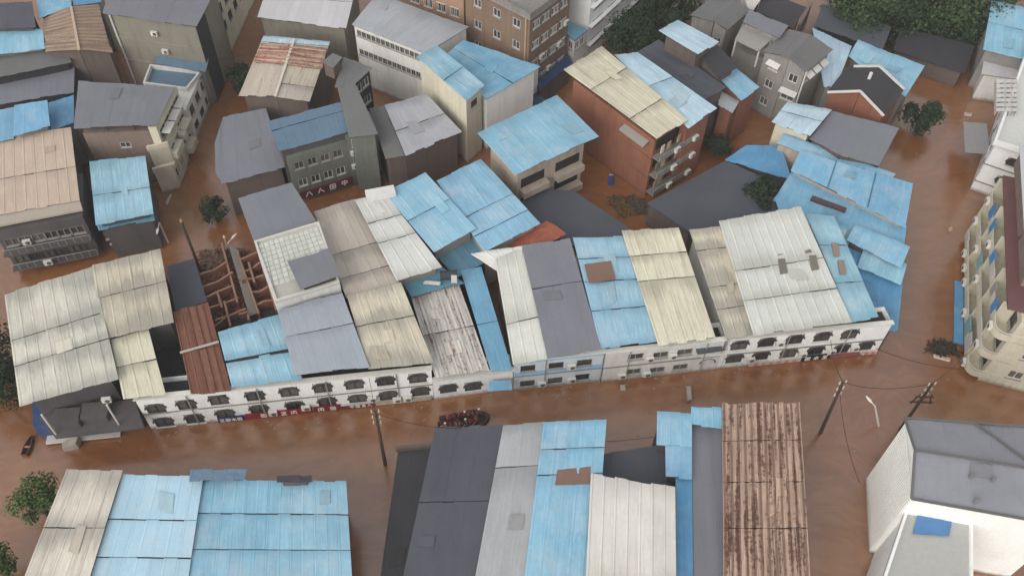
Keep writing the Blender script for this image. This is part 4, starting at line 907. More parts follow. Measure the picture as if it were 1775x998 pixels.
roofed(r, [(1386,262),(1582,320),(1569,393),(1371,295)], [6.2,6.2,5.6,5.6], 'skyblue', wall='beige', ov=.4, n=12, label='long smooth bright blue roof')
q = Q([(1386,262),(1582,320),(1569,393),(1371,295)], [6.2,6.2,5.6,5.6])
for f in (.33, .68):
    a_, b_ = q[0].lerp(q[1], f), q[3].lerp(q[2], f); mb = MB(); mb.bar(a_+Vector((0,0,.1)), b_+Vector((0,0,.1)), .12, .06); mb.build('roof_seam', plain('seam_blue', (66,104,130), .7), r)
roofed(r, [(1358,233),(1552,302),(1543,314),(1346,249)], [5.7,5.7,5.5,5.5], 'blue', wall='beige', ov=.2, label='narrow blue eaves roof')
simple('spread_blue_shed', 'low spreading blue shed roof with an angled western corner', (1330, 310), [(1294,252),(1354,254),(1372,312),(1257,277)], [4.4,4.4,4.0,4.0], 'deepblue', 'darkgrey', cat='shed')
r = bld('lower_blue_hall', 'lower blue hall roof with a dark roof slot and a loose overlapping panel', (1560, 465))
roofed(r, [(1372,298),(1571,393),(1563,452),(1340,348)], [4.8,4.8,4.3,4.3], 'skyblue', wall='darkgrey', ov=.3, label='lower blue roof')
roofed(r, [(1342,342),(1482,396),(1468,430),(1352,372)], [4.5,4.5,4.2,4.2], 'skyblue', wall='darkgrey', ov=.3, label='blue roof apron')
roofed(r, [(1482,390),(1577,428),(1562,463),(1467,417)], [5.4,5.4,5.1,5.1], 'blue', body=True, wall='darkgrey', z0=3.9, ov=.4, label='loose overlapping blue panel')
q = Q([(1408,339),(1468,361),(1465,367),(1405,345)], 4.9); mb = MB(); mb.prism([(p.x, p.y) for p in reversed(q)], 4.6, 4.95); mb.build('roof_slot', plain('slot_dark', (88,70,72), .8), r)

# ================================================================== EAST BANK
r = bld('far_blue_house', 'house with a clean light blue roof on the north-east bank', (1720, 130))
roofed(r, [(1719,1),(1800,20),(1800,110),(1704,86)], [6.8,6.8,6.4,6.4], 'blue', seams=(.45,), wall='grey')
simple('pale_annex', 'small annex with a pale flat sheet roof below the clean blue roof', (1730, 145), [(1706,100),(1780,116),(1768,138),(1701,129)], 4.4, 'pale', 'offwhite')
r = bld('white_canal_house', 'white two-storey canal house with parapet roof and solar tube racks', (1690, 325))
A, D_ = P(1681, 328), P(1752, 133); e, o, rz = edge_frame(D_, A)   # west wall, north to south
W_ = Vector((-o.x, -o.y, 0))
Fx = A + W_*14
shell(r, [D_, A, Fx, D_+W_*14], 7.4, wm('white'), {0: [(7, .9, 1.2, 1.3, 'dark', .6), (7, 3.9, 1.2, 1.3, 'dark', .6)], 1: [(3, 1.0, 1.5, 1.2, 'arch', .6), (3, 4.0, 1.5, 1.2, 'arch', .6)]})
sl_ = [D_+W_*14, Fx, A, D_]; sl_ = inset([Vector((p.x,p.y,0)) for p in sl_], -.25)
if not ccw(sl_): sl_.reverse()
mb = MB(); mb.prism([(p.x,p.y) for p in sl_], 7.41, 7.6); mb.build('roof', plain('roof_offwhite', (208,208,204), .8), r)
pi = inset(sl_, .3); mb = MB()
for i in range(4):
    j = (i+1) % 4; mb.prism([(p.x,p.y) for p in (sl_[i], sl_[j], pi[j], pi[i])], 7.602, 8.2)
mb.build('parapet', wm('white'), r)
for z in (4.4, 1.6): mb = MB(); mb.bar(A-W_*.1+o*0+Vector((0,0,z)), Fx+Vector((0,0,z)), .3, .1); mb.build('floor_band', wm('grey'), r)
for i in range(3):
    for j in range(7):
        p = P(1733+i*11, 142+j*8.2, 8.2); mb = MB()
        for k in range(5): mb.tube((-.4, -.3+k*.13, 0), (.4, -.3+k*.13, .25), .05, k=5)
        mb.box(-.45,-.38,-.38,.34,-.55,.05); mb.box(.38,.45,-.38,.34,-.55,.3); inst('solar_tube_rack', mb.mesh('solar_tube_rack', plain('solar_pale', (190,188,186), .3)), r, p, -.25)
mb = MB(); p = P(1672, 240, 2.6); mb.prism([(-1.4,-3),(1.4,-3),(1.4,3),(-1.4,3)], [-.1,.3,.3,-.1], [0,.4,.4,0]); inst('side_canopy', mb.mesh('side_canopy', plain('canopy_grey', (140,138,138), .6)), r, p+Vector((1.4,0,0)), -.25)
# long balconied apartment house
r = bld('balcony_apartment_house', 'long cream apartment house with rounded balconies on the eastern bank', (1668, 655))
N0, N1 = P(1669, 414), P(1668, 652); e, o, rz = edge_frame(N0, N1)
if o.x > 0: o = -o
rz = math.atan2(-o.x, o.y); L = (N1-N0).length; I_ = -o*15; HZ = 10.2
inner = lambda p: p - o*1.5
shell(r, [inner(N0), inner(N1), N1+I_, N0+I_], HZ, wm('cream'), {0: [(9, .9, 1.6, 1.6, 'dark', .5), (9, 4.1, 1.6, 1.6, 'dark', .5), (9, 7.2, 1.6, 1.6, 'dark', .5)], 1: [(4, .9, 1.4, 1.2, 'white', 1.5), (4, 4.1, 1.4, 1.2, 'white', 1.5), (4, 7.3, 1.4, 1.2, 'white', 1.5)]})
def arcpts(c, r0, a0, a1, n=6): return [c+Vector((math.cos(a0+(a1-a0)*i/n)*r0, math.sin(a0+(a1-a0)*i/n)*r0, 0)) for i in range(n+1)]
front = Vector((-e.x, -e.y, 0))   # towards the north; e points south
for z in (.5, 3.7, 6.9):
    # balcony slab with a rounded south-west corner
    path = [N0, N1 - e*1.0]
    cen = N1 - e*1.0 - o*1.0
    ang0 = math.atan2(o.y, o.x); ang1 = ang0 + math.pi/2 if Vector((math.cos(ang0+math.pi/2), math.sin(ang0+math.pi/2), 0)).dot(e) > 0 else ang0 - math.pi/2
    path += arcpts(cen, 1.0, ang0, ang1)[1:] + [N1 - o*3.2]
    inn = [p for p in [N0 - o*1.49, N1 - o*1.49 - e*.02, N1-o*3.2-e*.02]]
    poly = path + [N1 - o*3.2 - e*.9, N1-o*1.49-e*.9, N0-o*1.49]
    if not ccw(poly): poly.reverse()
    mb = MB(); mb.prism([(p.x, p.y) for p in poly], z, z+.16); mb.build('balcony_slab', wm('cream'), r)
    mb = MB()
    for i in range(len(path)-1): mb.bar(path[i]+Vector((0,0,z+.55)), path[i+1]+Vector((0,0,z+.55)), .12, .75)
    mb.build('balcony_parapet', wm('cream'), r)
    mb = MB()
    for i in range(len(path)-1): mb.bar(path[i]+Vector((0,0,z+1.15)), path[i+1]+Vector((0,0,z+1.15)), .08)
    mb.build('balcony_rail', plain('rail_white', (206,200,190), .5), r)
    for j in range(9):
        u = L*(j+.5)/9; p = N0+e*u
        if j % 2 == 0:
            mb = MB(); mb.box(-.06,.06,-1.4,.0,0,2.9); inst('balcony_divider', mb.mesh('balcony_divider', wm('cream')), r, N0+e*(L*j/9)+Vector((0,0,z+.16)), rz)
        k = random.random()
        if k < .45: mb = MB(); ww = random.uniform(.5, 1.1); mb.box(-ww,ww,-.08,.08,.0,random.uniform(1.0,1.7)); inst('balcony_screen', mb.mesh('balcony_screen', random.choice([plain('screen_teal', (128,164,166), .6), plain('screen_grey', (150,148,144), .6), plain('screen_blue', (84,132,180), .6), plain('screen_white', (196,192,186), .6)])), r, p+Vector((0,0,z+.2)), rz)
        elif k < .75: aircon(r, p+o*.02+Vector((0,0,z+.2)), rz)
slabq = inset([Vector((p.x,p.y,0)) for p in (N0-o*.25, N1-o*.25-e*1.2, N1+I_-e*1.2, N0+I_)], -.05)
if not ccw(slabq): slabq.reverse()
mb = MB(); mb.prism([(p.x,p.y) for p in slabq], HZ+.002, HZ+.2); mb.build('roof', rm('maroon'), r, label='maroon flat roof')
mb = MB(); a_, b_ = N0+e*(L*.36)+o*.4, N0+e*(L*.8)+o*.4; mb.prism([(p.x,p.y) for p in (a_+o*.6, b_+o*.6, b_-o*.38, a_-o*.38)] if ccw([a_+o*.6, b_+o*.6, b_-o*.38, a_-o*.38]) else [(p.x,p.y) for p in (a_-o*.38, b_-o*.38, b_+o*.6, a_+o*.6)], .1, .35); mb.build('blue_awning', rm('deepblue'), r)
for f0, f1, mt in ((-.14,.46,'pale'), (.462,.8,'pink')):
    a_, b_ = N0+e*(L*f0)-o*1.0, N0+e*(L*f1)-o*1.0; pl_ = [a_, b_, b_-o*10.5, a_-o*10.5]
    q = [Vector((p.x,p.y,12.6)) for p in (a_, a_-o*10.5, b_-o*10.5, b_)]
    sheets(r, q, rm(mt), pitch=1.6, label={'pale': 'pale grey penthouse roof', 'pink': 'pinkish beige penthouse roof'}[mt])
    i4 = inset(q, .4); shell(r, i4, 12.4, wm('maroonwall') if 'maroonwall' in WMS else wm('pinkbrown'), z0=HZ+.1)

# ================================================================== SOUTH BANK
r = bld('south_west_shed', 'shed with a ribbed cream roof and a broad light blue roof on the south bank', (350, 1000), cat='shed')
roofed(r, [(115,815),(212,817),(146,1030),(30,1030)], [6.2,6.2,5.8,5.8], 'cream', wall='umber', rows=2, label='ribbed cream sheet roof')
roofed(r, [(212,824),(352,828),(322,1030),(146,1030)], [5.9,5.9,5.4,5.4], 'lightblue', wall='umber', seams=(.38,.7), label='light blue sheet roof')
roofed(r, [(350,832),(600,836),(612,1030),(322,1030)], [5.6,5.6,5.2,5.2], 'blue', wall='umber', seams=(.3,.62), label='lower, duller blue sheet roof')
roofed(r, [(330,816),(428,814),(424,830),(328,832)], [6.7,6.7,6.6,6.6], 'steelblue', wall='darkgrey', label='raised blue box roof', z0=0)
roofed(r, [(480,826),(540,824),(540,834),(480,836)], [6.5,6.5,6.4,6.4], 'dark', wall='darkgrey', z0=0, label='small dark box roof')
r = bld('low_dark_yard', 'low dark walled yard roof at the mid south bank', (715, 850), cat='shed')
roofed(r, [(690,782),(749,776),(724,1030),(655,1030)], 2.6, 'dark', wall='umber', ov=.2)  # dark low roof colours in the shade of an open void
mb = MB(); mb.bar(P(686,778,2.9), P(750,772,2.9), .3, .5); mb.build('wall_top', wm('umber'), r)
r = bld('slate_river_house', 'house with a smooth slate-grey roof beside the rescue boat', (800, 745))
roofed(r, [(754,742),(872,738),(818,1030),(692,1030)], [6.8,6.8,6.4,6.4], 'slate', wall='darkgrey', ov=.3, rows=2)
r = bld('pale_river_house', 'house with a pale grey-green roof between slate and blue roofs', (900, 740))
roofed(r, [(872,738),(942,733),(905,1030),(818,1030)], [7.0,7.0,6.6,6.6], 'palegrey', wall='darkgrey', ov=.3, seams=(.27,))
r = bld('blue_river_house', 'house with a bright blue ribbed roof and a rusty patch on the south bank', (990, 735))
roofed(r, [(942,733),(1051,728),(1028,1030),(905,1030)], [7.2,7.2,6.7,6.7], 'blue', wall='darkgrey', ov=.3, seams=(.17,.33))
q = Q([(966,814),(1024,808),(1022,838),(962,840)], 7.12); mb = MB(); mb.prism([(p.x,p.y) for p in reversed(q)], 7.0, 7.14); mb.build('rusty_patch', rm('brownpatch'), r)
simple('sunken_grey_shed', 'lower slate-blue flat roof behind the white ribbed roof', (1100, 800), [(1040,788),(1152,772),(1176,880),(1030,880)], 4.6, 'slate', 'darkgrey', cat='shed', ov=.3)
simple('white_ribbed_shed', 'shed with a white ribbed sheet roof on the south bank', (1090, 900), [(1024,823),(1170,846),(1172,1030),(1014,1030)], [7.4,7.4,7.0,7.0], 'white', 'offwhite', cat='shed', ribh=.06)
r = bld('stepped_blue_shed', 'narrow shed with stepped bright blue roof panels beside the rusty corrugated roof', (1170, 760), cat='shed')
roofed(r, [(1139,715),(1199,717),(1199,772),(1138,770)], [6.8,6.8,6.6,6.6], 'blue', wall='darkgrey', ov=.3)
roofed(r, [(1153,771),(1199,772),(1199,828),(1154,826)], [6.5,6.5,6.3,6.3], 'skyblue', wall='darkgrey', ov=.3)
roofed(r, [(1171,830),(1199,830),(1201,1030),(1172,1030)], [6.0,6.0,5.8,5.8], 'deepblue', wall='darkgrey', ov=.3)
roofed(r, [(1198,705),(1251,708),(1251,740),(1198,735)], [6.9,6.9,6.7,6.7], 'blue', wall='darkgrey', ov=.3)
simple('slate_strip_shed', 'dark slate strip roof between blue panels and rusty corrugated roof', (1225, 760), [(1198,737),(1251,741),(1262,1030),(1201,1030)], [6.0,6.0,5.6,5.6], 'grey', 'darkgrey', cat='shed', ov=.2)
simple('rusty_corrugated_shed', 'shed with a heavily rusted corrugated roof on the south bank', (1320, 720), [(1252,702),(1386,700),(1406,1030),(1254,1030)], [7.2,7.2,6.8,6.8], 'rusttan', 'umber', cat='shed', ov=.3, seams=(.21,.44,.68), n=15, jag=.25, rib=3, ribh=.09)
r = bld('white_gable_hall', 'large white-walled hall with a grey ridged roof at the south-east corner', (1490, 850))
roofed(r, [(1570,724),(1860,746),(1860,822),(1586,778)], [11.0,11.0,12.0,12.0], 'hallgrey', share=2, wall='whiteclean', ov=.15, n=14, low=.1, label='grey north roof slope')
roofed(r, [(1586,779),(1860,822),(1860,912),(1581,863)], [12.0,12.0,11.2,11.2], 'hallgrey', share=0, wall='whiteclean', ov=.15, n=14, low=.1, label='grey south roof slope')
for a, b in (((1568,724,11.2),(1586,779,12.12)), ((1586,779,12.12),(1580,864,11.3)), ((1580,864,11.3),(1860,914,11.3)), ((1568,724,11.15),(1860,745,11.15)), ((1586,779,12.2),(1860,823,12.2)), ((1692,734,11.25),(1795,808,12.15))): mb = MB(); mb.bar(P(*a), P(*b), .18, .14); mb.build('roof_edging', plain('edging_dark', (104,102,102), .7), r)
for x, y in ((1682,827),(1692,868),(1720,833)): p = P(x, y, 11.8); mb = MB(); mb.tube(p-Vector((0,0,.3)), p+Vector((0,0,.5)), .16); mb.build('roof_vent', plain('vent_grey', (120,120,122), .6), r)
q = inset(Q([(1570,724),(1860,746),(1860,912),(1581,863)], 11.2), .15); A_, B_ = q[3], q[0]
for i in range(26):
    p = A_.lerp(B_, (i+.5)/26); n_ = Vector((-(B_-A_).y, (B_-A_).x, 0)).normalized(); n_ = n_ if n_.x < 0 else -n_
    mb = MB(); mb.bar((p.x+n_.x*.02, p.y+n_.y*.02, 0), (p.x+n_.x*.02, p.y+n_.y*.02, 10.7), .07, .07); mb.build('cladding_batten', wm('whiteclean'), r)
slab(r, [(1572,874),(1684,889),(1684,1030),(1520,1030)], 8.2, plain('annex_grey', (172,172,168), .8), .3, name='annex_roof', parapet=.35, pmat=wm('whiteclean'))
pts = [P(x, y, 7.9) for x, y in ((1574,876),(1682,891),(1682,1028),(1524,1028))]; shell(r, pts, 7.88, wm('whiteclean'))
for x, y in ((1608,880),(1652,888)): p = P(x, y, 8.2); mb = MB(); mb.box(-.9,.9,-.35,.35,0,.5); inst('annex_vent', mb.mesh('annex_vent', plain('vent_grey', (120,120,122), .6)), r, p, -.15)

# ================================================================== POLES, LAMPS, WIRES
def vert(base, top):
    """height of an upright post from the sight lines of its foot and its head"""
    b = P(*base); best = (1e9, 0)
    for i in range(10, 200):
        z = i*.1; t = P(top[0], top[1], z); d = (t.x-b.x)**2+(t.y-b.y)**2
        if d < best[0]: best = (d, z)
    return b, best[1]
WOODP = lambda: plain('pole_wood', (74,58,50), .9)
def utility_pole(label, foot, head, arms, rz):
    r_ = thing('utility_pole', label, 'utility pole', foot, 'utility poles standing in the flood')
    mb = MB(); mb.tube(foot-Vector((0,0,1)), head, .19, .12, 10); mb.build('pole', WOODP(), r_)
    ax = Vector((math.cos(rz), math.sin(rz), 0)); d = (head-foot).normalized()
    for k in range(arms):
        c = head - d*(.25+k*.95)
        mb = MB(); mb.bar(c-ax*.45, c+ax*.45, .1, .12); mb.build('crossarm', plain('crossarm_grey', (120,104,92), .8), r_)
        for sx in (-.32, .32):
            q_ = c+ax*sx; mb = MB(); mb.tube(q_+Vector((0,0,.05)), q_+Vector((0,0,.45)), .075, .05, 6); mb.build('insulator', plain('insulator_pale', (206,190,170), .4), r_)
    return head
f, z = vert((668,805), (650,712)); h1 = utility_pole('slim upright utility pole with three short crossarms off the slate river house', f, Vector((f.x,f.y,z)), 3, .1)
h2 = utility_pole('leaning utility pole with dark foot in the open water by the rusty roof', P(1423,750), P(1461,662,8.6), 3, .25)
f, z = vert((1560,745), (1615,664)); h3 = utility_pole('utility pole with transformer frame behind the white gable hall', f, Vector((f.x,f.y,z)), 3, .2)
r = thing('pole_platform', 'small timber switch platform strapped to the pole behind the white hall', 'platform', (f.x, f.y, 0))
mb = MB()
for dx in (-.9, .9): mb.bar(Vector((f.x+dx, f.y-.15, z-3.2)), Vector((f.x+dx*.6, f.y-.15, z-1.6)), .1)
mb.bar(Vector((f.x-1.1,f.y-.2,z-2.9)), Vector((f.x+1.1,f.y-.2,z-2.9)), .14); mb.bar(Vector((f.x-.9,f.y-.2,z-2.0)), Vector((f.x+.9,f.y-.2,z-2.0)), .12)
mb.build('frame', WOODP(), r)
f, z = vert((358,496), (318,382)); r = thing('timber_post', 'tall dark timber post rising from the roofless brick house', 'post', f)
mb = MB(); mb.tube(f-Vector((0,0,1)), (f.x,f.y,z), .2, .13, 8); mb.build('pole', WOODP(), r); mb = MB(); mb.tube((f.x,f.y,z), (f.x,f.y,z+.35), .16, .1, 8); mb.build('cap', plain('cap_tan', (176,132,104), .8), r)
f, z = vert((406,462), (384,413)); r = thing('timber_post', 'shorter pale post at the brick partition walls', 'post', f)
mb = MB(); mb.tube(f-Vector((0,0,1)), (f.x,f.y,z), .13, .1, 8); mb.build('pole', plain('post_pale', (176,140,118), .8), r); mb = MB(); mb.tube((f.x,f.y,z), (f.x,f.y,z+.3), .14, .08, 8); mb.build('cap', WHITEP(), r)
def lamp(label, foot, head, arm, col=(214,208,200)):
    r_ = thing('street_lamp', label, 'street lamp', foot, 'white street lamps in the flooded streets')
    mt = plain('lamp_white', col, .4); mb = MB(); mb.tube(foot-Vector((0,0,1)), head, .13, .08, 8); mb.build('post', mt, r_)
    mb = MB(); mb.tube(head, head+arm, .06, .05, 6); mb.build('arm', mt, r_)
    mb = MB(); n = 8; c = head+arm; d = arm.normalized()
    for i in range(3): mb.tube(c+d*(.3*i-.1), c+d*(.3*(i+1)-.1), (.06,.15,.12)[i], (.15,.12,.04)[i], 8)
    mb.build('lamp_head', plain('lamp_head', (232,230,226), .3), r_); return head
f, z = vert((718,306), (713,262)); lamp('upright white street lamp before the glossy grey roof', f, Vector((f.x,f.y,z)), Vector((.7,.25,.35)))
lamp('white street lamp leaning over open water east of the rusty roof', P(1531,739), P(1517,704,3.4), Vector((-.35,.35,.2)))
lamp('leaning white street lamp at the canal corner shop sign', P(292,421), P(276,386,3.2), Vector((.05,-.8,-.1)))
lamp('fallen white street lamp lying on the rubble by the brick partitions', P(380,440,2.9), P(396,420,3.3), Vector((.3,.5,.1)))
def wire(label, pts, sag=.6):
    r_ = thing('cable', label, 'cable', (pts[0].x, pts[0].y, pts[0].z)); mb = MB()
    for a, b in zip(pts, pts[1:]):
        pr = a
        for i in range(1, 9):
            t = i/8; q_ = a.lerp(b, t)-Vector((0,0,sag*4*t*(1-t))); mb.tube(pr, q_, .03, k=4, cap=False); pr = q_
    mb.build('wire', plain('wire_dark', (56,50,48), .8), r_)
wire('thin cable from the arcade corner across to the eastern bank', [P(1518,603,4.8), P(1669,640,4.0)])
wire('thin cable over the north canal by the pale hall', [P(430,20,8), P(462,66,7)], .3)
wire('thin cable crossing the canal to the cream stepped block', [P(372,104,8), P(452,86,7)], .3)
wire('thin pale cable strung over the sunken slate-blue roof', [P(1050,765,5.6), P(1140,756,6.0)], .1)
wire('slack cable running from the leaning pole to the white hall', [h2-Vector((0,0,1)), P(1490,836,6)], .9)

# ================================================================== SIGNS
GL = dict(ba=[(.38,.85,.08,.1),(.58,.9,.95,.1)], ren=[(.5,.95,.08,.05),(.48,.6,.95,.05)], tian=[(.12,.1,.12,.9),(.88,.1,.88,.9),(.12,.9,.88,.9),(.12,.1,.88,.1),(.5,.1,.5,.9),(.12,.5,.88,.5)],
  zhong=[(.12,.4,.12,.8),(.88,.4,.88,.8),(.12,.8,.88,.8),(.12,.4,.88,.4),(.5,0,.5,1)], wang=[(.1,.9,.9,.9),(.15,.5,.85,.5),(.05,.1,.95,.1),(.5,.1,.5,.9)], mu=[(.08,.65,.92,.65),(.5,0,.5,1),(.5,.6,.1,.1),(.5,.6,.9,.1)],
  men=[(.12,0,.12,.9),(.3,.9,.88,.9),(.88,.9,.88,0),(.35,.3,.65,.3),(.35,.6,.65,.6)], seven=[(.1,.9,.9,.9),(.9,.9,.4,0)], one=[(.5,0,.5,1)], zero=[(.15,0,.15,1),(.85,0,.85,1),(.15,1,.85,1),(.15,0,.85,0)])
def sign(label, A, B, z0, h, board, letters, lc=(224,214,208), off=.12, ledge=None, gh=.78, span=(.05,.95)):
    e, o, rz = edge_frame(A, B); L = (B-A).length; A0 = Vector((A.x, A.y, z0))
    r_ = thing('shop_sign', label, 'sign', (A.x, A.y, z0), None)
    mb = MB(); a = A0+o*off; b = a+e*L
    mb.prism([(p.x, p.y) for p in (a+o*.1, b+o*.1, b-o*.05, a-o*.05)], z0, z0+h); mb.build('board', plain('sign_%d_%d_%d' % board, board, .6), r_)
    n = len(letters); lm = plain('letters_%d_%d_%d' % lc, lc, .5)
    for i, g in enumerate(letters):
        if not g: continue
        cw = min(h*gh, L*(span[1]-span[0])/n*.9); u0 = L*(span[0]+(span[1]-span[0])*(i+.5)/n)-cw/2; mb = MB()
        for x0, y0, x1, y1 in GL[g]:
            p = a+o*.115+e*(u0+x0*cw)+Vector((0,0,h*(1-gh)/2+y0*cw)); q_ = a+o*.115+e*(u0+x1*cw)+Vector((0,0,h*(1-gh)/2+y1*cw))
            mb.bar(p, q_, .03, cw*.15, up=o) if False else mb.bar(p, q_, cw*.16, .03, up=o)
        mb.build('letter', lm, r_)
    if ledge:
        mb = MB(); mb.prism([(p.x, p.y) for p in (a+o*.14, b+o*.14, b-o*ledge, a-o*ledge)], z0+h+.002, z0+h+.12); mb.build('ledge', plain('ledge_pale', (186,180,178), .7), r_)
A, B = P(262,742), P(752,690); fe = lambda u: A.lerp(B, u)
sign('dark blue shop sign with four white characters on the long arcade', fe(.235), fe(.325), .05, .75, (44,46,92), ['wang','tian','mu','tian'])
sign('red shop sign with four white characters on the long arcade', fe(.33), fe(.565), .1, .8, (132,34,44), [None,'tian','men','wang','men',None])
sign('red shop sign with two white characters on the long arcade', fe(.57), fe(.665), .1, .8, (120,36,42), ['men','tian'])
sign('maroon shop sign with four small white characters on the long arcade', fe(.668), fe(.785), .1, .6, (104,40,40), [None,'zhong','tian','wang','ren'], ledge=.1)
sign('faded beige shop sign board on the long arcade', fe(.79), fe(.992), .1, .6, (168,156,140), ['mu','tian',None,'wang','men'], lc=(190,180,168))
A, B = P(1250,638), P(1518,611)
sign('pale sign strip with red-white characters on the east arcade', fe(.17), fe(.5), .1, .55, (196,178,170), ['tian','wang','mu','men','tian','zhong'], lc=(176,120,112))
sign('black shop sign with three white characters on the east arcade', fe(.505), fe(.69), .1, .8, (34,32,34), ['tian','mu','wang'])
sign('dull red shop sign on the east arcade', fe(.695), fe(.88), .1, .6, (140,84,78), [None])
sign('white and pink shop sign at the east arcade corner', fe(.9), fe(.995), .1, .6, (206,180,176), ['tian','tian'], lc=(170,110,112))
A, B = P(516,352), P(612,322); e, o, rz = edge_frame(A, B)
sign('long red shop sign with four white characters on the green-grey house', fe(.06)+o*.25, fe(1.0)+o*.25, .8, 1.1, (92,40,52), ['ba','ren','tian','zhong'])
sign('dark shop sign with two pale characters beside the red sign', P(622,322)+o*.1, P(664,310)+o*.1, .9, .9, (58,42,50), ['tian','mu',None], lc=(190,170,172))
A, B = P(192,432), P(278,414); e, o, rz = edge_frame(A, B)
sign('dark sign with white characters and numerals under a pale ledge on the canal corner house', A, B, .7, 1.0, (50,46,48), ['tian','tian','zhong','men',None,'seven','one','seven','one','zero','tian','tian'], ledge=1.0, span=(.03,.97))
e, o, rz = edge_frame(P(722,290), P(748,280)); sign('small yellow shop sign below the glossy grey roof', P(722,292), P(750,280), .6, 1.0, (150,122,66), ['tian','zhong','tian'], lc=(196,178,140))
sign('thin white shop sign beside the yellow sign', P(752,280), P(795,262), .9, .6, (120,112,110), ['wang','mu','tian'], lc=(196,190,186))

# ================================================================== TREES
def leaf_mat(key, c0, c1):
    if key in MATS: return MATS[key]
    t = NT(key); g = t.n('NewGeometry'); f = g.outputs['Random Per Island']
    t.l(t.mix(f, lin(c0), lin(c1)), t.b.inputs['Base Color']); t.b.inputs['Roughness'].default_value = .7; t.b.inputs['Specular IOR Level'].default_value = .2
    MATS[key] = t.m; return t.m
def tree(name, label, base, hgt, rad, n=1500, leaf=.42, dark=0, group=None, seed=1, squash=.8):
    rnd = random.Random(seed); r_ = thing(name, label, 'tree', base, group); c = Vector((base.x, base.y, hgt-rad*squash))
    mb = MB(); top = c.copy(); mb.tube(Vector((base.x,base.y,-1)), c, rad*.09+.06, rad*.04+.03, 8); mb.build('trunk', plain('bark', (70,58,48), .9), r_)
    clumps = []
    for i in range(int(9+rad*2)):
        a = rnd.uniform(0, 6.28); u = rnd.uniform(-.5, 1); rr = rad*rnd.uniform(.35, .85)
        p = c+Vector((math.cos(a)*rr*math.sqrt(max(0, 1-u*u*.7)), math.sin(a)*rr*math.sqrt(max(0, 1-u*u*.7)), u*rad*squash*.75)); clumps.append((p, rad*rnd.uniform(.3, .52)))
    mb = MB()
    for p, q_ in clumps[:8]: mb.tube(c-Vector((0,0,rad*.4)), p, rad*.035+.02, .02, 5)
    mb.build('limb', plain('bark', (70,58,48), .9), r_)
    mb = MB(); n = int(n*1.5)
    for i in range(n):
        p, q_ = rnd.choice(clumps); d = Vector((rnd.gauss(0,1), rnd.gauss(0,1), rnd.gauss(0,1))).normalized()*q_*rnd.uniform(.45, 1.1); d.z *= .75; x = p+d
        nrm = (d.normalized()+Vector((rnd.uniform(-.7,.7), rnd.uniform(-.7,.7), rnd.uniform(0,.9)))).normalized(); t1 = nrm.orthogonal().normalized(); t2 = nrm.cross(t1); an = rnd.uniform(0,6.28)
        u1 = t1*math.cos(an)+t2*math.sin(an); u2 = nrm.cross(u1); sz = leaf*rnd.uniform(.6, 1.3)
        mb.quad(x-u1*sz*.5, x+u2*sz*.28, x+u1*sz*.5, x-u2*sz*.28)
    cols = [((40,57,34),(72,92,50)), ((28,42,29),(52,68,41)), ((52,72,36),(86,108,54))][dark]
    mb.build('crown', leaf_mat('leaf_%d' % dark, *cols), r_)
tree('tree', 'small leafy tree standing in the canal by the smooth grey roof', P(378,384), 3.6, 1.9, 900, .34, 1, seed=3)
tree('tree', 'dark tree against the west wall of the corner house', P(14,690), 6.0, 3.4, 1700, .4, 1, seed=4)
tree('tree', 'dark tree trailing beyond the western waterline', P(-18,640), 6.2, 3.6, 1500, .4, 1, seed=14)
tree('tree', 'bright green tree beside the ribbed cream south shed', P(84,892), 5.2, 2.2, 1500, .32, 2, seed=5)
tree('tree', 'green tree top at the south-west waterside', P(-4,1010), 4.6, 2.6, 1200, .36, 2, seed=6)
tree('tree', 'dark tree beside the white roof over the slate hall', P(1312,378), 6.2, 2.4, 1400, .36, 1, seed=7)
tree('tree', 'dark tree beside the white flats nearest the ivory brick-block roof', P(1084,112), 7.5, 4.2, 2200, .45, 1, seed=8)
tree('tree', 'dark tree between white flats and slate-roofed house', P(1122,84), 8.0, 4.6, 2200, .45, 1, seed=9)
tree('tree', 'dark tree behind the white flats, farther up the slope', P(1152,42), 8.0, 4.6, 2200, .45, 1, seed=10)
tree('tree', 'dark tree left of the ridged grey house roof', P(1180,20), 7.0, 4.2, 1800, .45, 1, seed=11)
tree('tree', 'dark round tree in the water south of the wide light blue shed', P(1590,228), 4.6, 2.8, 1900, .42, 1, seed=12)
tree('tree', 'small dark tree by the rust-banded roof on the canal', P(424,158), 4.0, 2.4, 1100, .36, 1, seed=13)
tree('tree', 'dark bush in the flooded yard east of the brick block', P(1238,268), 3.2, 2.0, 1000, .34, 1, seed=15)
k = 0
for x, y, h in ((1478,52,8),(1512,48,9),(1548,58,8.5),(1585,56,9.5),(1622,62,9),(1655,70,8.5),(1688,66,9),(1495,18,10),(1535,14,10.5),(1575,18,10),(1615,22,10.5),(1655,26,10),(1695,28,10),(1460,22,8),(1520,-18,11),(1570,-16,11),(1620,-14,11),(1670,-10,11)):
    k += 1; tree('woodland_tree', ('darker ' if k % 3 == 0 else 'mid-green ')+('tree at the front edge of the north-east wood by the dark sheds' if y > 40 else 'tree in the middle of the north-east wood' if y > 0 else 'tree deep in the north-east wood'), P(x, y), h, 5.4+.6*math.sin(k*2.1), 2400, .5, 0 if k % 3 else 1, 'trees of the north-east wood', seed=40+k, squash=.9)

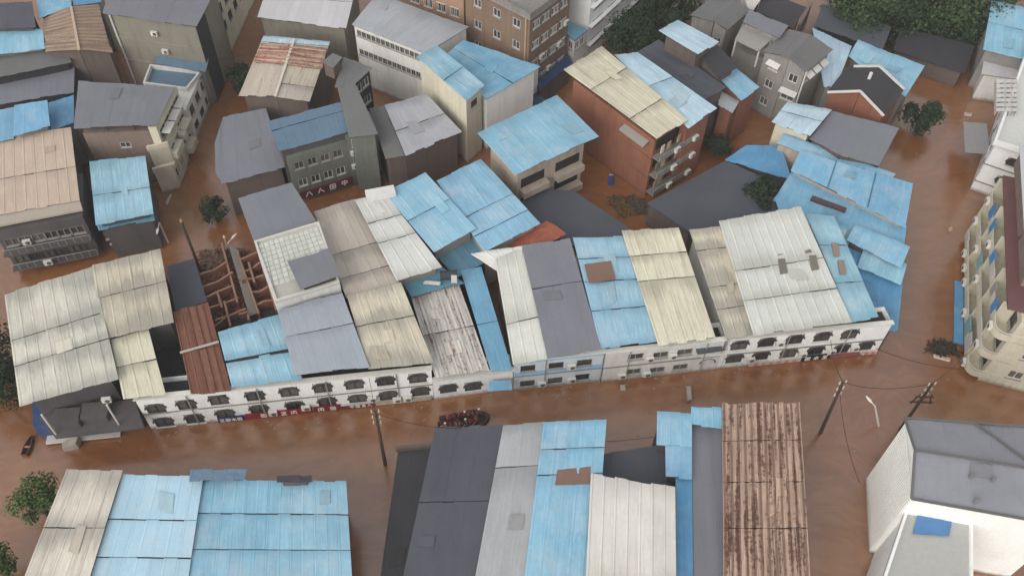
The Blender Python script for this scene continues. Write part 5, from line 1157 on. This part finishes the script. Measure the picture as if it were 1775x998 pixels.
# ================================================================== RESCUE BOAT AND PEOPLE
b0, b1 = P(764,743,.2), P(846,727,.2); bd = (b1-b0); BL = bd.length; ang = math.atan2(bd.y, bd.x); bc = (b0+b1)/2 + Vector((0,.35,0)); bc.z = 0
r = thing('rescue_boat', 'long dark inflatable rescue boat packed with people in red life vests', 'boat', bc); r.rotation_euler = (0,0,ang)
def rb(name, mb, mat): o_ = bpy.data.objects.new(name, mb.mesh(name, mat)); COL.objects.link(o_); o_.parent = r; return o_
mb = MB(); hw = .85
pts = [(-BL/2, -hw), (BL/2-1.1, -hw), (BL/2-.35, -hw*.55), (BL/2, 0), (BL/2-.35, hw*.55), (BL/2-1.1, hw), (-BL/2, hw)]
for a, b in zip(pts, pts[1:]): mb.tube((a[0], a[1], .22), (b[0], b[1], .22), .22, k=10)
rb('hull_tube', mb, plain('boat_dark', (58,50,48), .6))
mb = MB(); mb.prism([(p[0]*.98, p[1]*.9) for p in pts], .02, .12); rb('boat_floor', mb, plain('boat_floor', (70,62,56), .8))
mb = MB(); mb.box(-BL/2-.3, -BL/2-.02, -.2, .2, .1, .75); rb('outboard_motor', mb, plain('motor_dark', (40,40,42), .4))
# seated figure grown from a joint skeleton
def skin_person():
    J = [(0,0,.12,.15),(0,-.02,.38,.14),(0,0,.58,.15),(0,0,.70,.06),(0,.03,.80,.09),(0,.035,.90,.085),
         (.19,0,.6,.06),(.25,.08,.36,.045),(.12,.30,.26,.038),(-.19,0,.6,.06),(-.25,.08,.36,.045),(-.12,.30,.26,.038),
         (.11,.05,.10,.085),(.17,.44,.30,.065),(.16,.50,-.05,.05),(.16,.62,-.08,.045),(-.11,.05,.10,.085),(-.17,.44,.30,.065),(-.16,.50,-.05,.05),(-.16,.62,-.08,.045),
         (.10,.37,.25,.012),(.13,.375,.24,.012),(-.10,.37,.25,.012),(-.13,.375,.24,.012),(.07,.33,.28,.012),(-.07,.33,.28,.012)]
    E_ = [(0,1),(1,2),(2,3),(3,4),(4,5),(2,6),(6,7),(7,8),(2,9),(9,10),(10,11),(0,12),(12,13),(13,14),(14,15),(0,16),(16,17),(17,18),(18,19),(8,20),(8,21),(11,22),(11,23),(8,24),(11,25)]
    me = bpy.data.meshes.new('person_skeleton'); me.from_pydata([j[:3] for j in J], E_, [])
    o_ = bpy.data.objects.new('person_skeleton', me); COL.objects.link(o_)
    o_.modifiers.new('s', 'SKIN'); sv = me.skin_vertices[0].data
    for i, j in enumerate(J): sv[i].radius = (j[3], j[3])
    sv[0].use_root = True
    m_ = o_.modifiers.new('d', 'SUBSURF'); m_.levels = 1; m_.render_levels = 1
    dg = bpy.context.evaluated_depsgraph_get(); out = bpy.data.meshes.new_from_object(o_.evaluated_get(dg)); bpy.data.objects.remove(o_); return out
PM = skin_person(); PM.name = 'person_body'
for p in PM.polygons: p.use_smooth = True
VESTS = [(124,50,42),(102,40,44),(140,76,56),(78,36,42),(132,54,50)]; SHIRT = [(60,54,58),(84,66,62),(46,50,66),(112,104,98),(70,46,44)]
SKIN = lambda: plain('skin', (172,128,104), .6)
def blob(mb, c, rx, ry, rz_, k=8, m=5):
    rows = []
    for i in range(m+1):
        t = math.pi*i/m; rows.append([Vector((c[0]+rx*math.sin(t)*math.cos(2*math.pi*j/k), c[1]+ry*math.sin(t)*math.sin(2*math.pi*j/k), c[2]+rz_*math.cos(t))) for j in range(k)])
    n = len(mb.v)
    for rw in rows: mb.v += rw
    for i in range(m):
        for j in range(k): mb.f.append((n+i*k+j, n+(i+1)*k+j, n+(i+1)*k+(j+1) % k, n+i*k+(j+1) % k))
vm_ = MB(); vm_.box(-.2,.2,-.19,.19,.22,.6); VEST = vm_
hm_ = MB(); blob(hm_, (0,.02,.93), .115, .125, .1); HAIR = hm_
fm_ = MB(); blob(fm_, (0,.125,.88), .018, .03, .025, 6, 4); blob(fm_, (.1,.03,.885), .015,.03,.035,6,4); blob(fm_, (-.1,.03,.885), .015,.03,.035,6,4); FACE = fm_
eye_ = MB(); blob(eye_, (.035,.118,.90), .012,.01,.01,6,4); blob(eye_, (-.035,.118,.90), .012,.01,.01,6,4); eye_.box(-.03,.03,.112,.124,.835,.845)
hmats = [plain('hair_black', (34,30,30), .7), plain('helmet_red', (158,50,42), .4), plain('helmet_pale', (214,200,188), .4), plain('hair_brown', (58,44,38), .7)]
vmats = [plain('vest_%d' % i, c, .7) for i, c in enumerate(VESTS)]; smats = [plain('shirt_%d' % i, c, .8) for i, c in enumerate(SHIRT)]
WORN = ['orange-red life vest','dark red life vest','orange life vest','maroon life vest','bright red life vest']; HEAD = ['black hair','red helmet','pale helmet','brown hair']
hair_me = [HAIR.mesh('hair', m_) for m_ in hmats]; vest_me = [VEST.mesh('life_vest', m_) for m_ in vmats]; face_me = FACE.mesh('face', SKIN()); eye_me = eye_.mesh('eyes_and_mouth', plain('eye_dark', (40,28,26), .5))
bodies = []
for m_ in smats: b_ = PM.copy(); b_.materials.clear(); b_.materials.append(m_); b_.materials.append(SKIN()); bodies.append(b_)
for b_ in bodies:
    for p in b_.polygons:
        c = p.center
        if c.z > .74 or (c.z < .34 and c.y > .22 and abs(c.x) < .16 and c.z > .2): p.material_index = 1
random.seed(11); ca, sa = math.cos(ang), math.sin(ang); k = 0
for row in range(8):
    for side in (-.42, .42):
        if (row, side) in ((0, .42), (7, -.42)): continue
        lx = -BL/2+.4+row*(BL-1.3)/7+random.uniform(-.08,.08); vi, hi_, si = random.randrange(5), random.randrange(4), random.randrange(5)
        if k == 0: hi_ = 2
        pos = Vector((bc.x+lx*ca-side*sa, bc.y+lx*sa+side*ca, .32))
        o_ = bpy.data.objects.new('person', bodies[si]); COL.objects.link(o_); o_.location = pos; o_.rotation_euler = (0,0, ang+(math.pi/2*(-1 if side < 0 else 1)*-1)+random.uniform(-.5,.5)); o_.scale = (1.05,)*3
        where = 'at the stern' if row == 0 else 'at the bow' if row == 7 else 'in the middle'
        o_['label'] = 'person with %s in %s %s of the rescue boat' % (HEAD[hi_], WORN[vi], where); o_['category'] = 'person'; o_['group'] = 'people seated in the rescue boat'
        for nm, me in (('hair' if hi_ in (0,3) else 'helmet', hair_me[hi_]), ('life_vest', vest_me[vi]), ('face', face_me), ('eyes_and_mouth', eye_me)):
            c_ = bpy.data.objects.new(nm, me); COL.objects.link(c_); c_.parent = o_
        k += 1

# ================================================================== FLOATING AND LOOSE THINGS
def float_box(name, label, cat, px4, z0, z1, mat, tilt=0):
    q_ = Q(px4, 0); 
    if not ccw(q_): q_.reverse()
    c = sum(q_, Vector((0,0,0)))/4; r_ = thing(name, label, cat, (c.x, c.y, 0)); mb = MB()
    mb.prism([(p.x, p.y) for p in q_], z0, [z1+tilt*i for i in (0,1,1,0)]); mb.build('panel', mat, r_); ii = inset(q_, .08); mb = MB()
    mb.prism([(p.x, p.y) for p in ii], z1+tilt*.5+.003, [z1+.05+tilt*i for i in (0,1,1,0)]); mb.build('top_face', plain('float_top', (168,160,150), .7), r_); return r_
float_box('floating_cupboard', 'grey cupboard drifting end-up before the cream-trim house', 'cupboard', [(1188,672),(1197,672),(1199,696),(1190,697)], -.3, .35, plain('cupboard_grey', (150,140,128), .7))
float_box('floating_crate', 'small pale crate drifting before the blue-trim house', 'crate', [(1075,669),(1083,669),(1084,677),(1076,677)], -.2, .25, plain('crate_pale', (196,176,160), .7))
float_box('floating_board', 'white board drifting beside the brown debris at the eastern bank', 'board', [(1617,615),(1646,622),(1646,627),(1619,620)], -.1, .18, plain('board_white', (222,206,198), .6))
float_box('floating_plank', 'short pale plank drifting near the white canal house', 'plank', [(1672,196),(1684,198),(1683,202),(1671,200)], -.1, .16, plain('board_white', (222,206,198), .6))
float_box('sunken_canopy', 'half-sunken pale stall canopy beside the dark corner house', 'canopy', [(110,772),(143,763),(137,777),(112,783)], -.4, .5, plain('canopy_pale2', (160,150,144), .6), .35)
float_box('floating_bottle_crate', 'tiny pale crate drifting in the eastern canal', 'crate', [(1643,396),(1649,395),(1650,401),(1644,402)], -.2, .22, plain('crate_pale', (196,176,160), .7))
float_box('fallen_rail', 'white rail fallen by the canal lamp', 'rail', [(287,354),(296,338),(298,339),(290,356)], -.1, .2, WHITEP())
r = thing('small_boat', 'small dark wooden boat moored off the corner house', 'boat', P(50,775)); c = P(50,775)
mb = MB(); L_ = 1.2; ring = [(-.28,-L_*.8),(-.33,0),(-.2,L_*.6),(0,L_),(.2,L_*.6),(.33,0),(.28,-L_*.8)]
for i in range(len(ring)):
    a, b = ring[i], ring[(i+1) % len(ring)]; mb.bar((c.x+a[0],c.y+a[1],.2), (c.x+b[0],c.y+b[1],.2), .07, .36)
mb.build('hull', plain('boat_wood', (96,66,52), .8), r); mb = MB(); mb.prism([(c.x+a[0]*.9, c.y+a[1]*.9) for a in reversed(ring)], .02, .08); mb.build('boat_floor', plain('boat_inner', (58,46,42), .8), r)
mb = MB(); mb.bar((c.x-.3,c.y-.1,.3),(c.x+.3,c.y-.1,.3), .2, .05); mb.build('thwart', plain('thwart_pale', (170,130,110), .8), r)
c = P(778,484,5.75); r = thing('water_tank', 'dark water tank with pale solar panel on the small blue shed roof', 'water tank', c)
mb = MB(); mb.tube(c+Vector((-.9,0,.55)), c+Vector((.9,.25,.55)), .5, k=12); mb.build('tank', plain('tank_dark', (58,60,64), .5), r)
mb = MB(); mb.prism([(c.x-2.6,c.y-.8),(c.x-.9,c.y-.9),(c.x-.8,c.y-.6),(c.x-2.4,c.y-.5)], c.z+.05, c.z+.3); mb.build('frame', WHITEP(), r)
mb = MB(); mb.box(c.x+.3,c.x+.9,c.y-.55,c.y-.25,c.z+.05,c.z+1.0); mb.build('panel', WHITEP(), r)
c = P(1058,316); r = thing('blue_barrel', 'blue and white barrel afloat beside the brick block', 'barrel', c); mb = MB(); mb.tube(c+Vector((0,-.6,.25)), c+Vector((.1,.6,.3)), .36, k=12); mb.build('drum', plain('barrel_blue', (52,72,128), .5), r); mb = MB(); mb.tube(c+Vector((.1,.6,.3)), c+Vector((.12,.85,.31)), .3, k=12); mb.build('lid', WHITEP(), r)
def debris(label, px4, n, cols, zmax=.5, seed=1, z=0):
    rnd = random.Random(seed); q_ = Q(px4, z); mb = MB()
    for i in range(n):
        p = lerp4(q_, rnd.random(), rnd.random()); a = rnd.uniform(0,6.28); l_ = rnd.uniform(.2,1.1); h = rnd.uniform(.02,zmax)+z
        mb.bar(p+Vector((0,0,h-z)), p+Vector((math.cos(a)*l_, math.sin(a)*l_, rnd.uniform(-.1,.3))), rnd.uniform(.05,.22), rnd.uniform(.03,.12))
    o_ = mb.build('debris', plain('debris_%d_%d_%d' % cols, cols, .9, var=.4)); o_['kind'] = 'stuff'; o_['label'] = label; o_['category'] = 'debris'
debris('brown flood debris banked between brick block and slate halls', [(1060,345),(1105,345),(1160,378),(1105,372)], 260, (84,74,60), .6, 2)
debris('yellowish reed debris by the brick block corner', [(1058,350),(1080,345),(1095,372),(1075,372)], 160, (112,90,56), .5, 3)
debris('dark debris snagged near the eastern bank', [(1612,600),(1645,596),(1655,612),(1620,612)], 170, (64,56,48), .4, 4)
debris('rubble and timber at the north end of the roofless brick house', [(345,440),(385,432),(392,462),(352,470)], 220, (120,96,82), .6, 5, 2.7)

debris('brick rubble strewn inside the roofless brick house', [(352,480),(400,462),(440,545),(380,565)], 320, (128,86,70), .5, 6, 2.65)
debris('broken timber and brick in the eastern cells of the roofless house', [(415,440),(450,432),(476,530),(440,540)], 160, (122,80,66), .4, 7, 2.65)

tarp = Q([(1590,893),(1650,900),(1644,930),(1580,926)], 8.2); r = thing('blue_tarpaulin', 'rumpled blue tarpaulin on the annex roof of the white hall', 'tarpaulin', (tarp[0].x, tarp[0].y, 8.2)); mb = MB(); G = 8; rr_ = random.Random(5)
n0 = len(mb.v); mb.v += [lerp4(tarp, i/G, j/G)+Vector((0,0,.06+rr_.uniform(0,.14))) for j in range(G+1) for i in range(G+1)]
for j in range(G):
    for i in range(G): k0 = j*(G+1)+i; mb.f.append((k0, k0+G+1, k0+G+2, k0+1))
mb.build('sheet', plain('tarp_blue', (86,130,176), .5), r, smooth=True)
r = next(o_ for o_ in bpy.data.objects if o_.name == 'lower_blue_hall')
roofed(r, [(1498,428),(1572,458),(1562,492),(1486,462)], [4.75,4.75,4.45,4.45], 'blue', body=False, label='second loose blue panel')
roofed(r, [(1400,368),(1470,396),(1462,414),(1392,385)], [5.0,5.0,4.7,4.7], 'paleblue', body=False, label='faded blue overlapping panel')
wire('sagging cable between the slim pole and the long arcade', [h1-Vector((0,0,.4)), P(640,655,5.2)], .5)
wire('sagging cable from the slim pole to the slate river house', [h1-Vector((0,0,.4)), P(800,742,7.0)], .7)
wire('cable from the leaning pole to the pole behind the white hall', [h2, h3], 1.0)
wire('cable from the leaning pole to the east arcade wall', [h2, P(1440,590,5.0)], .5)
wire('cable slung from the pole behind the hall to the balcony house', [h3, P(1690,600,8.0)], .8)
# flecks of straw and rubbish on the water
rr_ = random.Random(77); mb = MB()
for _ in range(300):
    if rr_.random() < .35: t_ = rr_.random(); p = P(262,742).lerp(P(1518,611), t_)+Vector((rr_.uniform(-.5,.5), -abs(rr_.gauss(0,1.2))-.2, 0))
    else: p = P(rr_.uniform(0,1775), rr_.uniform(230,830), 0)
    a_ = rr_.uniform(0,6.28); l_ = rr_.uniform(.05,.2); w_ = rr_.uniform(.03,.12); d_ = Vector((math.cos(a_),math.sin(a_),0)); n_ = Vector((-d_.y,d_.x,0)); p.z = .012
    mb.quad(p-d_*l_-n_*w_, p+d_*l_-n_*w_, p+d_*l_+n_*w_, p-d_*l_+n_*w_)
o_ = mb.build('floating_litter', plain('litter', (158,132,108), .8, var=.5)); o_['kind'] = 'stuff'; o_['label'] = 'scattered straw and litter flecks floating on the brown water'; o_['category'] = 'litter'
# damp air over the flooded town
mb = MB(); mb.box(-430, 430, -210, 650, -3, 90); hz = mb.build('haze', None); hz['kind'] = 'stuff'; hz['label'] = 'thin damp haze over the flooded town'; hz['category'] = 'haze'
hm = bpy.data.materials.new('haze'); hm.use_nodes = True; hn = hm.node_tree; hn.nodes.clear()
pv = hn.nodes.new('ShaderNodeVolumePrincipled'); pv.inputs['Density'].default_value = HAZE; pv.inputs['Color'].default_value = (.95, .96, .98, 1); pv.inputs['Anisotropy'].default_value = .2
ho = hn.nodes.new('ShaderNodeOutputMaterial'); hn.links.new(pv.outputs[0], ho.inputs['Volume']); hz.data.materials.append(hm)
